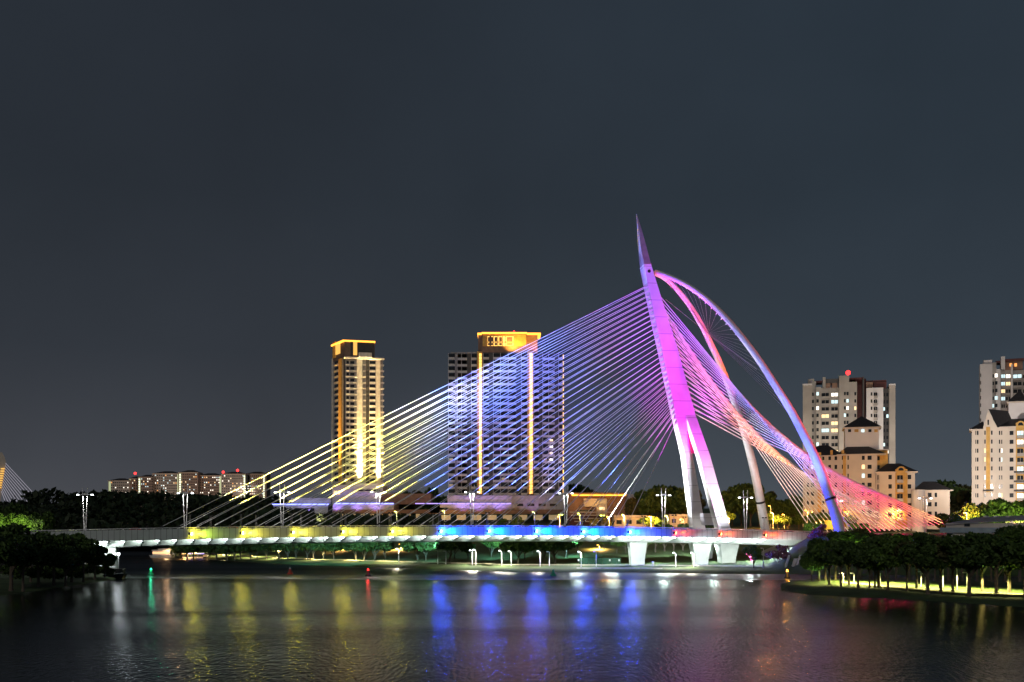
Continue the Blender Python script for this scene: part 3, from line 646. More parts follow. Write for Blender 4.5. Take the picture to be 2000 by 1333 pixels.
# --- right-hand apartment towers and blocks ---------------------------------
def apart(root, f, walls, cols, rows_, dep=12):
    """walls: (x0,x1,ytop,ybot,d,mat); cols: (x0,x1,d,kind); rows_: (y0,dy,n)"""
    for x0,x1,ya,yb,d,m in walls: mb = MB(); f.pbox(mb, x0, x1, d-dep, d, ya, yb); mb.build('wall', M[m], root)
    wn = Many(root, 'window'); bl = Many(root, 'balcony')
    y0, dy, n = rows_
    for i in range(n):
        for x0,x1,d,kind,plit,*rng in cols:
            if rng and not (rng[0] <= i < rng[1]): continue
            y = y0+dy*i; lit = random.random() < plit
            m = random.choice((M['e_winw'],M['e_win'],M['e_winc'],M['e_winc'])) if lit else M['glass']
            if kind == 'w': wn.add(lambda q, x0=x0, x1=x1, d=d, y=y: f.pbox(q, x0, x1, d-.3, d+.08, y, y+dy*.46), m)
            else:
                wn.add(lambda q, x0=x0, x1=x1, d=d, y=y: f.pbox(q, x0+.5, x1-.5, d-.3, d+.06, y+dy*.02, y+dy*.72), m)
                bl.add(lambda q, x0=x0, x1=x1, d=d, y=y: f.pbox(q, x0, x1, d, d+1.3, y+dy*.52, y+dy*.86), M['greywall'] if kind == 'b' else M['galv'])
                bl.add(lambda q, x0=x0, x1=x1, d=d, y=y: f.pbox(q, (x0+x1)/2-.3, (x0+x1)/2+.3, d, d+1.1, y, y+dy*.52), M['greywall'])
    wn.flush(); bl.flush()
f3 = Fac(1568,450,1750,439.5)
t3 = empty('apartment_tower', f3.pt(0,0,10), 'weathered grey apartment tower with a red beacon and scattered lit windows', 'apartment tower')
apart(t3, f3, [(1568,1585.5,752,1030,1.5,'greywall'),(1585,1594,745,1030,-.6,'greywall'),(1593.5,1603.5,757,1030,1.2,'greywall'),(1603,1640,757,1030,-1.5,'greywall'),(1638.5,1658,735,1030,1.8,'greywall'),(1657,1673.5,747,1030,1,'greywall'),(1673,1693,737,1030,-5,'maroon'),(1692,1725,758,1030,.5,'palewall'),(1724,1738,758,1030,-2,'towerdark'),(1736.5,1748.5,752,1030,1,'greywall'),(1620,1623,757,1030,-.4,'greywall'),(1704.5,1706,758,1030,1.3,'palewall')],
  [(1586,1589.5,-.6,'w',.0),(1594.5,1599,1.2,'w',.3),(1604.5,1619.5,-1.5,'b',.25),(1623.5,1637,-1.5,'b',.2),(1648,1651.5,1.8,'w',.25),(1653,1657,1.8,'w',.25),(1668.5,1672,1,'w',.12),(1700.5,1703.5,.5,'w',.12),(1706,1713.5,.5,'b',.06),(1725,1729,-2,'w',.1),(1732,1736,-2,'w',.1)], (767,14,18))
for x0,x1,ya,yb,d,m in ((1578,1590,740,752,-1,'greywall'),(1607,1612.5,737,757,0,'greywall'),(1612,1637,740,748,-.5,'towerdark'),(1613,1622,748,757,-.8,'brownwall'),(1625,1636,748,757,-.8,'brownwall'),(1590,1606,743,747,-2,'maroon'),(1660,1688,737.5,741,-.5,'maroon'),(1692,1732,742,746,-2,'maroon'),(1692,1705,746,758,-1,'brownwall'),(1707,1732,746,758,-1.4,'maroon'),(1684.5,1687.5,737,850,1.4,'towerdark'),(1568,1586,751,754,2,'palewall'),(1736,1749,751,754,1.6,'palewall')):
    mb = MB(); f3.pbox(mb, x0, x1, -9, d, ya, yb); mb.build('roof_block', M[m], t3)
beacon(t3, 1656.5, 728.5, 446, 1.0)
f4 = Fac(1914,450,2030,441)
t4 = empty('apartment_tower', f4.pt(0,0,10), 'pale apartment tower cut by the right picture edge, warm lit balconies', 'apartment tower')
apart(t4, f4, [(1914,1938,712,1030,1.5,'palewall'),(1937.5,1946,708,1030,-.5,'greywall'),(1945.5,1954,722,1030,1,'palewall'),(1953.5,1975,722,1030,-1.2,'greywall'),(1974.5,1978,712,1030,.4,'palewall'),(1977.5,2030,722,1030,-1.2,'greywall')],
  [(1938.5,1941.5,-.5,'w',.1),(1943,1948,1,'w',.35),(1955.5,1963.5,-1.2,'b',.5),(1964.5,1974,-1.2,'b',.55),(1979,1996,-1.2,'b',.5),(1998,2014,-1.2,'b',.4),(1914.2,1916,1.5,'w',.2)], (731,14.6,18))
for x0,x1,ya,yb,d,m in ((1921,1938,704,712,.5,'palewall'),(1955,1963,697,722,.5,'palewall'),(1962,2000,701,705,.3,'maroon'),(1963,1998,705,722,-1,'brownwall'),(1945,1955,704,708,-2,'maroon')):
    mb = MB(); f4.pbox(mb, x0, x1, -9, d, ya, yb); mb.build('roof_block', M[m], t4)
for xa in (1972,1981.5):
    mb = MB(); f4.pbox(mb, xa, xa+5, -1, -.8, 709.5, 715.5); mb.build('window', M['e_wino'], t4)

f5 = Fac(1570,385,1790,374.1)
t5 = empty('apartment_block', f5.pt(0,0,10), 'cream apartment block with dark hipped roofs behind the leaning arch stay', 'apartment block')
apart(t5, f5, [(1572,1640,889,1034,0,'cream'),(1640,1713,888,1034,1.2,'cream'),(1712,1735,879,1034,-2,'ochre'),(1651,1718,833,900,-3,'palewall'),(1597,1604,884,1034,.4,'ochre'),(1646,1652,886,1034,1.5,'ochre')],
  [(1576,1580,0,'w',0),(1584,1590,0,'w',.05),(1606,1610,.0,'w',0),(1618,1623,0,'w',.04),(1630,1635,0,'w',0),(1644,1646,1.2,'w',0),(1655,1657.5,1.2,'w',.0),(1683,1688.5,1.2,'w',.3),(1694,1702,1.2,'w',.05),(1713,1719,-2,'w',.35)], (891,17.5,7))
hip(f5, t5, 1647, 1723, 833, 1684, 1686, 809, -3, 11); hip(f5, t5, 1634, 1730, 887.5, 1665, 1682, 864, 1.2, 13); hip(f5, t5, 1566, 1648, 890, 1600, 1618, 868, 0, 12)
for x0,x1,m in ((1657,1663,'glass'),(1669.5,1677.5,'ochre'),(1683,1689,'e_winc'),(1689.5,1691.5,'e_wint'),(1697,1703,'glass'),(1708.5,1715.5,'ochre')):
    mb = MB(); f5.pbox(mb, x0, x1, -3, -2.85, 837.5, 843); mb.build('window', M[m], t5)
for x0 in (1621.5,1643.5):
    mb = MB(); f5.pbox(mb, x0, x0+5, -1, 1.5, 880, 889); mb.build('dormer', M['ochre'], t5)
mb = MB(); f5.pbox(mb, 1712, 1736, -3, -.6, 877.5, 879.5); mb.build('canopy_slab', M['cream'], t5)
def archtop(f, px0, px1, ytop, ybot, d0, d1, m, root, name):
    a0, a1 = f.a(px0), f.a(px1); r_ = (a1-a0)/2; zb_ = f.z(ybot,(px0+px1)/2); zc = f.z(ytop,(px0+px1)/2)-r_; c = (a0+a1)/2
    prof = [(a0,zb_),(a1,zb_)]+[(c+r_*math.cos(t), zc+r_*math.sin(t)) for t in [i*math.pi/10 for i in range(11)]]
    return MB().hexa([f.pt(a, d1, z) for a, z in prof], [f.pt(a, d0, z) for a, z in prof]).build(name, m, root)
t6 = empty('apartment_block', f5.pt(f5.a(1710),3,10), 'low cream block with an ochre arched centre bay, right of the cream block', 'apartment block')
apart(t6, f5, [(1710,1785,923,1034,4,'cream'),(1747,1770,918,1034,4.6,'ochre')], [(1733.5,1740,4,'w',0),(1770.8,1777.5,4,'w',0),(1749.5,1761.5,4.6,'g',.0),(1711.5,1716,4,'b',0)], (929,18.2,5))
hip(f5, t6, 1708, 1790.5, 922.5, 1734, 1759, 905, 4, 12)
archtop(f5, 1748.5, 1766, 912.5, 930, 2, 5.3, M['ochre'], t6, 'arched_dormer'); archtop(f5, 1752, 1762.5, 915.5, 921, 5.3, 5.45, M['glass'], t6, 'window')
t7 = empty('house', f5.pt(f5.a(1786),6,10), 'small peach house with a dark hipped roof near the far right bank', 'house')
apart(t7, f5, [(1786,1850,959,1034,7,'cream')], [(1808,1815,7,'w',0),(1821,1825.5,7,'w',0)], (964,18,4)); hip(f5, t7, 1783, 1856, 958.5, 1802, 1824, 941, 7, 12)
mb = MB(); mb.lathe(f5.pt(f5.a(1789),8.2,9), [(2.2,0),(2.2,17)], 14); mb.build('round_stair', M['palewall'], t7)

f8 = Fac(1896,370,2040,360.4)
t8 = empty('apartment_block', f8.pt(0,0,9), 'tall cream apartment block with a steep gable, at the right picture edge', 'apartment block')
apart(t8, f8, [(1898,1921,838,1034,0,'cream'),(1920.5,1946,833,1034,1,'cream'),(1926,1933.5,835,962,1.6,'ochre'),(1945.5,1971,833,1034,.2,'cream'),(1970.5,1985,833,1034,-.2,'cream'),(1984,2002,826,1034,.4,'ochre'),(2001,2040,833,1034,0,'cream'),(1971,2006,780,840,-6,'palewall')],
  [(1905,1906.5,0,'w',0),(1908,1911,0,'w',.04),(1922.5,1925,1,'w',.25),(1935.5,1938.5,1,'w',.05),(1951,1953.5,.2,'w',.05),(1955.5,1957.5,.2,'w',.25),(1972,1979.5,-.2,'w',.12),(1986,1999,.4,'b',.6),(2008,2016,0,'w',.2)], (842,17.4,8))
gb = MB(); gb.hexa([f8.pt(f8.a(1920),1.25,f8.z(836,1933)),f8.pt(f8.a(1947),1.25,f8.z(836,1933)),f8.pt(f8.a(1930),1.25,f8.z(802,1933))],[f8.pt(f8.a(1920),.5,f8.z(836,1933)),f8.pt(f8.a(1947),.5,f8.z(836,1933)),f8.pt(f8.a(1930),.5,f8.z(802,1933))]); gb.build('gable', M['cream'], t8)
mb = MB(); f8.pbox(mb, 1928.5, 1931.5, 1.2, 1.5, 821, 831); mb.build('window', M['glass'], t8)
MB().hexa([f8.pt(f8.a(1947.5),1.5,f8.z(836,1933)),f8.pt(f8.a(1930.5),1.5,f8.z(801.5)),f8.pt(f8.a(1930.5),1,f8.z(801.5)),f8.pt(f8.a(1947.5),1,f8.z(836,1933))],[f8.pt(f8.a(1990),-7,f8.z(836,1933)),f8.pt(f8.a(1975),-7,f8.z(803)),f8.pt(f8.a(1975),-7.5,f8.z(803)),f8.pt(f8.a(1990),-7.5,f8.z(836,1933))]).build('roof', M['rooftile'], t8)
hip(f8, t8, 1893, 1924, 838.5, 1919, 1921, 822, 0, 9); hip(f8, t8, 1947, 2040, 832.5, 1968, 2015, 815, 0, 12); hip(f8, t8, 1968, 2010, 781, 1994, 1996, 757, -6, 8)
archtop(f8, 1984.5, 2001.5, 823, 838, -1, 1.1, M['ochre'], t8, 'arched_dormer'); archtop(f8, 1988, 1998, 826, 832, 1.1, 1.25, M['glass'], t8, 'window')
for i in range(3): 
    mb = MB(); f8.pbox(mb, 1980, 2003, 0, 2, 921+18*i, 924+18*i); mb.build('awning', M['rooftile'], t8)
mb = MB(); f8.pbox(mb, 1920, 1940, 1, 2.4, 957, 960); mb.build('awning', M['rooftile'], t8)
# unseen floods added for street and city glow on these fronts
for px, Y, z, tx, ty, tY, e, c, an in ((1650,320,13,1660,930,385,17000,(1,.86,.76),110),(1600,345,13,1605,985,385,7000,(1,.42,.08),110),(1690,350,13,1690,1000,385,6000,(1,.42,.08),110),(1750,330,13,1745,960,381,14000,(1,.6,.3),100),(1815,335,13,1815,975,378,9000,(1,.55,.25),100),
      (1950,325,28,1945,900,370,74000,(1,.9,.82),90),(1990,300,12,1990,930,370,22000,(1,.62,.34),100),(1630,408,30,1640,800,450,34000,(1,.86,.7),130),(1715,408,30,1715,800,450,22000,(1,.86,.7),120),(1945,396,34,1950,760,450,30000,(1,.86,.78),120),(1690,380,26,1690,850,388,1200,(.75,.7,1),110)):
    spot(P(px,HOR,Y).xy.to_3d()+V((0,0,z)), P(tx,ty,tY), e, c, an, .8, rad=.6)

# --- condominiums on the far ridge -----------------------------------------
Yc = 1200
condos = [(211,253,934,0),(252,272,930,1),(270,298,927,0),(297,350,920,0),(348,387,918,0),(385,433,924,0),(432,480,921,0),(478,521,921,0)]
for i, (x0, x1, yt, d) in enumerate(condos):
    f = Fac(x0, Yc+(i%2)*10, x1, Yc+(i%2)*10)
    r = empty('condominium', f.pt(0,0,30), 'distant reddish condominium on the wooded ridge, %s from the left' % ORD[i], 'condominium', 'condominiums on the ridge')
    mb = MB(); f.pbox(mb, x0, x1-.5, -20, 0, yt+5, 1010); mb.build('wall', M['condo'] if i % 3 else M['greywall'], r)
    hip(f, r, x0-.5, x1, yt+5, x0+(x1-x0)*.35, x0+(x1-x0)*.65, yt, 0, 20, name='roof')
    wn = Many(r, 'window', 60)
    for a in range(12):
        for q in range(int((x1-x0)/4)):
            xa = x0+2+q*4; ya = yt+8+a*5
            lit = random.random() < .24; m = random.choice((M['e_winw'],M['e_win'],M['e_winc'],M['e_wino'],M['e_winw'])) if lit else M['glass']
            wn.add(lambda g, xa=xa, ya=ya, lit=lit: f.pbox(g, xa, xa+(1.5 if lit else 2), -.3, .3, ya, ya+(1.6 if lit else 2.2)), m)
    wn.flush()
    sx = (x0+2, x0+.5, x0+1, x1-3, x0+2.5, x1-4, x1-4, x1-7)[i]
    mb = MB(); f.pbox(mb, sx, sx+3.4, 0, 1, yt+7, 1005); s_ = mb.build('stair_tower', M['e_stair'], r)
    mb = MB(); 
    for q in range(14): f.pbox(mb, sx+1, sx+2.6, 1, 1.3, yt+9+q*4.6, yt+11.2+q*4.6)
    mb.build('stair_window', M['e_winw'] if i in (2,4,6,7) else M['e_stair'], s_)
    if i in (1,5,6): beacon(r, (0,264,0,0,0,436,464)[i], (0,925,0,0,0,922.5,919)[i], Yc, 1.5)
spot(P(330,985,1050)+V((0,0,25)), P(360,950,1200), 3e5, (1,.7,.5), 120, .9, rad=1)

# --- distant bridge on the left ----------------------------------------------
Yb = 1500
fb = empty('distant_bridge', P(0,1000,Yb), 'distant cable-stayed bridge with a gold tower, cut by the left picture edge', 'bridge')
MB().rings([[P(x,y,Yb+dy) for x, dy in ((-14+k,0),(w_,0),(w_,12),(-14+k,12))] for y, w_, k in ((1000,-2,-6),(965,3,-3),(940,6,0),(905,12.5,4),(893,9,8),(884,4,9))]).build('tower', M['cream'], fb)
for i in range(12):
    MB().tube([P(11-i*.75,905+i*5,Yb-2), P(88-i*6.6,988+i*.6,Yb-2)], .42, 5).build('cable', M['e_far'], fb)  # cables glow themselves, standing in for floodlight falling on them
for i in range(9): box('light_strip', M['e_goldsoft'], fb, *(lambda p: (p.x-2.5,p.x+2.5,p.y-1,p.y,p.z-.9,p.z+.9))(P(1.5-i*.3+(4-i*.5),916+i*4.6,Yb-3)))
sweep_ = MB().hexa([P(-60,1003,Yb),P(105,996,Yb),P(105,996,Yb+14),P(-60,1003,Yb+14)],[P(-60,999,Yb),P(105,993,Yb),P(105,993,Yb+14),P(-60,999,Yb+14)]); sweep_.build('deck', M['concrete'], fb)

# ================================================================== TREES
def leaves(C_, size, jitter=.35, flat=.0):
    """one rhombus leaf cluster per centre"""
    n = len(C_); a = RNG.normal(size=(n,3)); a /= np.linalg.norm(a,axis=1)[:,None]
    bb = np.cross(a, RNG.normal(size=(n,3))); bb /= np.linalg.norm(bb,axis=1)[:,None]
    s = size*(1+jitter*RNG.uniform(-1,1,size=(n,1)))
    v = np.stack([C_-a*s, C_+bb*s*.55, C_+a*s, C_-bb*s*.55], 1).reshape(-1,3)
    return v
def leafmesh(name, v, m):
    me = bpy.data.meshes.new(name); n = len(v)//4
    me.vertices.add(len(v)); me.vertices.foreach_set('co', v.astype(np.float32).ravel())
    me.loops.add(4*n); me.loops.foreach_set('vertex_index', np.arange(4*n, dtype=np.int32))
    me.polygons.add(n); me.polygons.foreach_set('loop_start', np.arange(0,4*n,4,dtype=np.int32)); me.polygons.foreach_set('loop_total', np.full(n,4,dtype=np.int32))
    me.update(); me.materials.append(m); return me
def crown_pts(n, rx, ry, z0, z1, lobes=16):
    out = []; cz = (z0+z1)/2; rz = (z1-z0)/2
    L_ = []
    for i in range(lobes):
        d = RNG.normal(size=3); d /= np.linalg.norm(d); r = RNG.uniform(.35,.82)
        if d[2] < -.45: d[2] *= .5
        L_.append((d*np.array([rx,ry,rz])*r+np.array([0,0,cz]), RNG.uniform(.26,.48)))
    per = n//lobes
    for c, q in L_:
        d = RNG.normal(size=(per,3)); d /= np.linalg.norm(d,axis=1)[:,None]; d *= RNG.uniform(.25,1.06,size=(per,1))**.45
        out.append(c+d*np.array([rx,ry,rz*.8])*q)
    return np.concatenate(out)
def make_tree(name, h, rx, clear, n, size, m, seed, trunk_r=.22, lobes=16, lean=0.):
    """a prototype with trunk (> limb) and crown, unlinked until placed"""
    rng = random.Random(seed); root = bpy.data.objects.new(name, None)
    pts = crown_pts(n, rx, rx*.95, clear, h, lobes)
    cm_ = leafmesh('crown', leaves(pts, size), m); c = bpy.data.objects.new('crown', cm_); c.parent = root
    tb = MB(); mid = V((lean, 0, clear+(h-clear)*.3)); tb.tube([(0,0,-.4),(0,0,.3),mid*.5,mid,(lean*1.2,.1,clear+(h-clear)*.7)], [trunk_r*1.5,trunk_r*1.1,trunk_r*.9,trunk_r*.7,trunk_r*.2], 7)
    for i in range(5):
        a = rng.uniform(0,6.28); b0 = V((lean*.7,0,clear*rng.uniform(.8,1.25))); e = b0+V((math.cos(a)*rx*.6, math.sin(a)*rx*.6, (h-clear)*rng.uniform(.35,.6)))
        tb.tube([b0, b0.lerp(e,.5)+V((0,0,.3)), e], [trunk_r*.55,trunk_r*.35,trunk_r*.1], 5)
    me = bpy.data.meshes.new('trunk'); me.from_pydata(tb.v, [], tb.f); me.materials.append(M['bark']); t = bpy.data.objects.new('trunk', me); t.parent = root
    return root
def place(proto, loc, sc_=1, rz=0, label=None, group=None, sz=None, cat='tree'):
    r = bpy.data.objects.new(proto.name.split('.')[0], None); COL.objects.link(r); r.location = loc; r.scale = (sc_, sc_, sz or sc_); r.rotation_euler.z = rz
    tag(r, label, cat, group)
    for ch in proto.children: c = ch.copy(); COL.objects.link(c); c.parent = r
    return r
near = [make_tree('broadleaf_tree', 11, 4.6, 3.4, 5200, .42, M['leafA'], 1, .26, 22), make_tree('broadleaf_tree', 11, 5.0, 3.2, 5600, .42, M['leafB'], 2, .24, 24),
        make_tree('broadleaf_tree', 11, 4.4, 3.6, 4600, .42, M['leafC'], 3, .22, 20), make_tree('broadleaf_tree', 11, 4.8, 3.0, 5200, .42, M['leafA'], 4, .3, 18)]
far = [make_tree('broadleaf_tree', 10, 5.4, 1.2, 2800, .6, M['leafA'], 5, .25, 18), make_tree('broadleaf_tree', 10, 4.6, 1.8, 2200, .55, M['leafB'], 6, .2, 14),
       make_tree('broadleaf_tree', 10, 5.6, 2.2, 2000, .6, M['leafA'], 8, .24, 12, .6), make_tree('broadleaf_tree', 10, 3.8, 1.4, 1800, .6, M['leafC'], 9, .2, 14)]
# front trees on the island lawn, from trunk positions in the picture
tr = [(1620,1141,1052,1),(1642,1145,1050,0),(1658,1142,1048,2),(1676,1147,1042,0),(1698,1147,1052,1),(1709,1147,1058,1),(1716,1146,1040,0),(1734,1151,1046,1),(1771,1152,1050,2),(1790,1149,1044,0),(1812,1157,1046,3),(1837,1156,1043,0),(1861,1157,1040,2),(1893,1161,1036,3),(1918,1154,1042,1),(1946,1160,1032,0),(1971,1156,1030,3),(2002,1161,1028,1),(2040,1163,1030,0)]
for i, (px, py, ty, k) in enumerate(tr):
    g = island(px, py); h = Z_(ty, g.y)-g.z
    h *= random.uniform(.86,1.04); place(near[k], g, h/11*random.uniform(.92,1.18), random.uniform(0,6.28), '%s tree from the left in the island front row, %s crown' % (ORD[i], ('dark','green','thin brownish','dark wide')[k]), 'trees in rows on the island lawn', h/11)
bk = [(1600,1136,1062,0),(1585,1136,1078,1),(1612,1134,1044,0),(1632,1134,1036,1),(1655,1133,1032,0),(1680,1133,1028,2),(1702,1133,1030,0),(1726,1133,1026,2),(1750,1133,1030,1),(1776,1134,1030,0),(1800,1134,1040,2),(1826,1135,1050,3),(1852,1135,1036,0),(1880,1136,1034,2),(1908,1136,1040,1),(1936,1136,1038,0),(1964,1137,1026,3),(1992,1137,1022,0)]
for i, (px, py, ty, k) in enumerate(bk):
    g = island(px, py); h = Z_(ty, g.y)-g.z
    h *= random.uniform(.88,1.05); place(near[k], g, h/11*random.uniform(.9,1.1), random.uniform(0,6.28), '%s tree from the left in the back row of the island, behind the lit path' % ORD[i], 'trees in rows on the island lawn', h/11)
# left bank
ll = [(-10,1158,1030,0),(22,1150,1022,3),(45,1152,1050,0),(75,1143,1046,3),(105,1140,1034,0),(128,1142,1066,3),(140,1134,1036,1),(163,1134,1046,0),(185,1130,1064,3),(205,1127,1078,1),(60,1135,1010+25,2),(-30,1150,1030,1)]
for i, (px, py, ty, k) in enumerate(sorted(ll)):
    g = onz(px, py, .95); h = Z_(ty, g.y)-g.z
    place(near[k], g, h/11*1.02, random.uniform(0,6.28), '%s dark tree from the left on the near left bank' % ORD[i], 'dark trees on the left bank', h/11)
for i, (px, py, r_) in enumerate(((20,1130,1.8),(70,1128,1.6),(110,1131,1.9),(150,1127,1.5),(180,1126,1.6),(205,1126,1.2),(45,1140,2.0),(90,1137,1.8),(130,1135,1.7))):
    g = onz(px, py, .95); b_ = crown_pts(900, r_*2.2, r_*1.6, -.2, r_*2.2, 9)
    o = bpy.data.objects.new('bush', leafmesh('bush', leaves(b_, .38), M['leafA'])); COL.objects.link(o); o.location = g; tag(o, '%s dark bush from the left under the left bank trees' % ORD[i], 'bush', 'bushes on the left bank')
# bright floodlit tree at the left edge beyond the bridge
for i, (px, Y, ty, k) in enumerate(((12,300,996,1),(48,300,1000,1),(30,330,978,0),(78,330,994,1),(-20,330,984,0))):
    g = V((X_(px,Y), Y, 3)); h = Z_(ty, Y)-3
    place(near[k], g, h/11*.75, i, '%s from the left of the trees behind the bridge end, lit yellow-green' % ORD[(1,3,2,4,0)[i]], 'floodlit trees behind the left bridge end', h/11)
MB().rings([[V((X_(p,Y), Y, z)) for p, Y in ((-300,260),(150,265),(190,300),(130,420),(-300,420))] for z in (-.4, 3)]).build('ground', M['earth'])['kind'] = 'structure'
spot(P(40,1030,285), P(42,1012,300), 9000, (.85,1,.3), 120, .8, rad=.3); spot(P(10,1030,286), P(5,1012,300), 4000, (.85,1,.3), 110, .8, rad=.3)
# far bank park trees
fp_ = [(352,425,1072,0),(366,400,1066,2),(378,398,1062,0),(408,392,1064,1),(423,392,1062,0),(443,388,1060,0),(458,386,1060,3),(470,384,1060,0),(490,380,1060,0),(502,378,1060,1),(520,374,1060,0),(545,372,1058,0),(562,368,1058,0),(578,366,1058,3),(600,364,1056,0),(612,362,1057,1),(632,360,1057,0),(652,358,1056,0),(695,352,1052,0),(712,351,1056,0),(732,350,1054,0),(752,350,1056,3),(815,345,1054,0),(832,343,1053,0),(878,330,1054,2),(888,345,1058,2),(914,338,1074,1),(960,345,1060,1),(985,352,1058,0),(1011,318,1060,2),(1025,336,1058,1),(1040,352,1056,0),(1062,322,1056,2),(1085,318,1054,2),(1105,340,1056,2),(1128,350,1060,1)]
for i, (px, Y, ty, k) in enumerate(fp_):
    g = ground(px, Y); h = max(5.5, min(12.2-g.z, Z_(ty, Y)-g.z+3.2))
    place(far[k], g, h/10*random.uniform(.92,1.06), random.uniform(0,6.28), 'park tree under the bridge deck on the far bank, %s from the left' % ORD[i] if i < 30 else 'park tree under the deck left of the white piers, %s from the right' % ('sixth','fifth','fourth','third','second','first')[i-30], 'park trees on the far bank', h/10)
# green thicket behind the piers
for i, (px, Y, h, k) in enumerate(((1205,352,6,1),(1222,350,7,1),(1262,350,8.5,1),(1280,352,9,1),(1298,354,9,0),(1316,354,9,1),(1334,355,9,0),(1352,355,8.5,1),(1392,356,8,0),(1180,360,5,1))):
    g = ground(px, Y); place(far[k], g, h/10*1.15, i, '%s tree from the left in the green thicket behind the white piers' % ORD[(1,2,3,4,5,6,7,8,9,0)[i]], 'thicket trees behind the piers', h/10)
g = ground(1472, 292); place(far[1], g, .62, 1, 'small lone tree on the bank in front of the white abutment', None, .72)
g = ground(1522, 300); place(make_tree('broadleaf_tree', 10, 4.2, 3.4, 620, .4, M['leafP'], 21, .16, 9), ground(1522, 296)+V((0,0,-4)), .9, 1, 'sparse pinkish tree in front of the abutment, right of the lone tree', None, 1.0)
# dark trees behind the deck
bt = [(1235,520,972,3),(1250,540,960,0),(1268,520,956,0),(1284,540,950,0),(1302,530,952,0),(1320,540,951,0),(1338,520,956,0),(1356,530,958,3),(1412,520,960,0),(1430,530,952,0),(1448,540,948,0),(1466,530,946,0),(1484,520,950,0),(1502,530,960,3),(1520,520,978,0),(1536,530,976,0),(1552,520,968,0),(1568,520,972,0),(1060,640,958,3),(1078,640,950,3),(1120,640,948,0),(1140,650,950,0),(1160,640,956,3),(800,660,962,0),(820,650,958,3),(846,650,956,0),(782,650,966,3)]
bt.sort()
for i, (px, Y, ty, k) in enumerate(bt):
    g = V((X_(px,Y), Y, 13.5)); h = Z_(ty, Y)-13.5
    place(far[k], g, max(h/10*.8, 1.0), i, 'dark tree rising behind the bridge deck, %s of that row from the left' % ORD[i], 'dark trees behind the bridge deck', h/10)
# sodium-lit street trees
st = [(1262,432,1008,1),(1276,430,1006,1),(1289,432,1010,1),(1400,440,1002,1),(1414,440,996,1),(1500,440,1000,1),(1520,430,1004,1),(1540,430,1006,1),(1560,380,1004,1),(1585,380,1000,1),(1605,382,998,1),(1625,380,1002,1),(1160,440,1012,3),(1185,440,1010,3),(1660,372,1004,1),(985,450,1014,0),(1010,450,1010,0),(640,470,1018,0),(700,470,1016,0),(765,470,1016,0)]
st.sort()
for i, (px, Y, ty, k) in enumerate(st):
    g = V((X_(px,Y), Y, 11)); h = Z_(ty, Y)-11
    place(far[k], g, h/10*1.15, i, 'street tree just above the bridge parapet, %s from the left in the street row' % ORD[i], 'street trees behind the bridge', h/10)
# clipped hedges, purple bush near the bridge end
for i, px in enumerate((1578,1598,1668,1688)):
    g = W(s_at(px, 30), 30, 10.7); b_ = RNG.uniform(-1,1,size=(900,3))*np.array([1.35,1.2,1.5])+np.array([0,0,1.7])
    o = bpy.data.objects.new('clipped_shrub', leafmesh('clipped_shrub', leaves(b_, .3), M['leafB'])); COL.objects.link(o); o.location = g; tag(o, 'square clipped shrub beside the far cable anchors, %s from the left' % ORD[i], 'shrub', 'clipped shrubs at the cable anchors')
    point(g+V((-.5,-3.2,2.2)), 130, (.8,1,.2), .2)
g = W(s_at(1602,-5), -5, 7.5); b_ = crown_pts(1500, 4.0, 3.2, 0, 6.2, 14)
o = bpy.data.objects.new('flowering_shrub', leafmesh('flowering_shrub', leaves(b_, .35), M['leafP'])); COL.objects.link(o); o.location = g; tag(o, 'purple-pink round shrub at the right end of the bridge parapet', 'shrub')
# right far greenery beyond the island
gr = [(1862,300,1000,1),(1880,310,990,1),(1900,305,984,0),(1920,310,978,1),(1942,305,976,0),(1962,310,974,1),(1982,305,974,1),(2004,310,972,1),(1846,320,1004,0),(1870,420,958,3),(1888,430,956,0),(1835,480,944,3),(1855,480,942,0),(1872,480,946,3)]
gr.sort()
for i, (px, Y, ty, k) in enumerate(gr):
    g = V((X_(px,Y), Y, 10)); h = Z_(ty, Y)-10
    place(far[k], g, max(h/10, .85), i, 'tree in front of the right picture-edge block, %s from the left' % ORD[i], 'trees before the right-hand blocks', h/10)
for px in (1905,1950,1985): spot(P(px,1012,296), P(px+6,995,306), 2600, (.9,1,.3), 130, .8, rad=.3)
# wooded ridge on the far left and farther hills
rg = []
def ridge(px0, px1, Y, top, n, zr):
    p = RNG.uniform(px0, px1, n); q = RNG.uniform(0, 1, n)**.7
    tp = np.interp(p, [a for a, _ in top], [c for _, c in top])+3*np.sin(p*.16+Y)+2*np.sin(p*.41)
    zz = CAMZ+(HOR-tp)/2000*Y; z = 6+(zz-6)*q
    y = Y+RNG.uniform(-20,20,n)-(1-q)*40+10*np.sin(p*.3)
    return np.stack([(p-1000)/2000*Y, y, z], 1)
lo = [(-200,1000),(0,985),(60,990),(100,992),(150,985),(220,975),(270,968),(300,975),(360,985),(410,968),(450,972),(500,985),(540,994),(650,1010),(860,1012)]
v1 = leaves(ridge(-260, 860, 500, lo, 16000, 1), 1.5)
hi_ = [(-200,990),(40,985),(75,958),(110,962),(140,966),(200,962),(260,962),(540,975)]
v2 = leaves(ridge(-260, 560, 900, hi_, 7000, 1), 3)
o = bpy.data.objects.new('forest', leafmesh('forest', np.concatenate([v1, v2]), M['leafF'])); COL.objects.link(o); o['kind'] = 'stuff'; o['label'] = 'dark wooded ridge on the far left shore'; o['category'] = 'forest'
hr = [[V((X_(p,Y), Y, z)) for p in range(-400, 600, 20)] for Y, z in ((540,2),(545,12),(620,16),(900,20),(1100,34),(1300,40))]
grid_mesh('hill', hr, M['earth'])

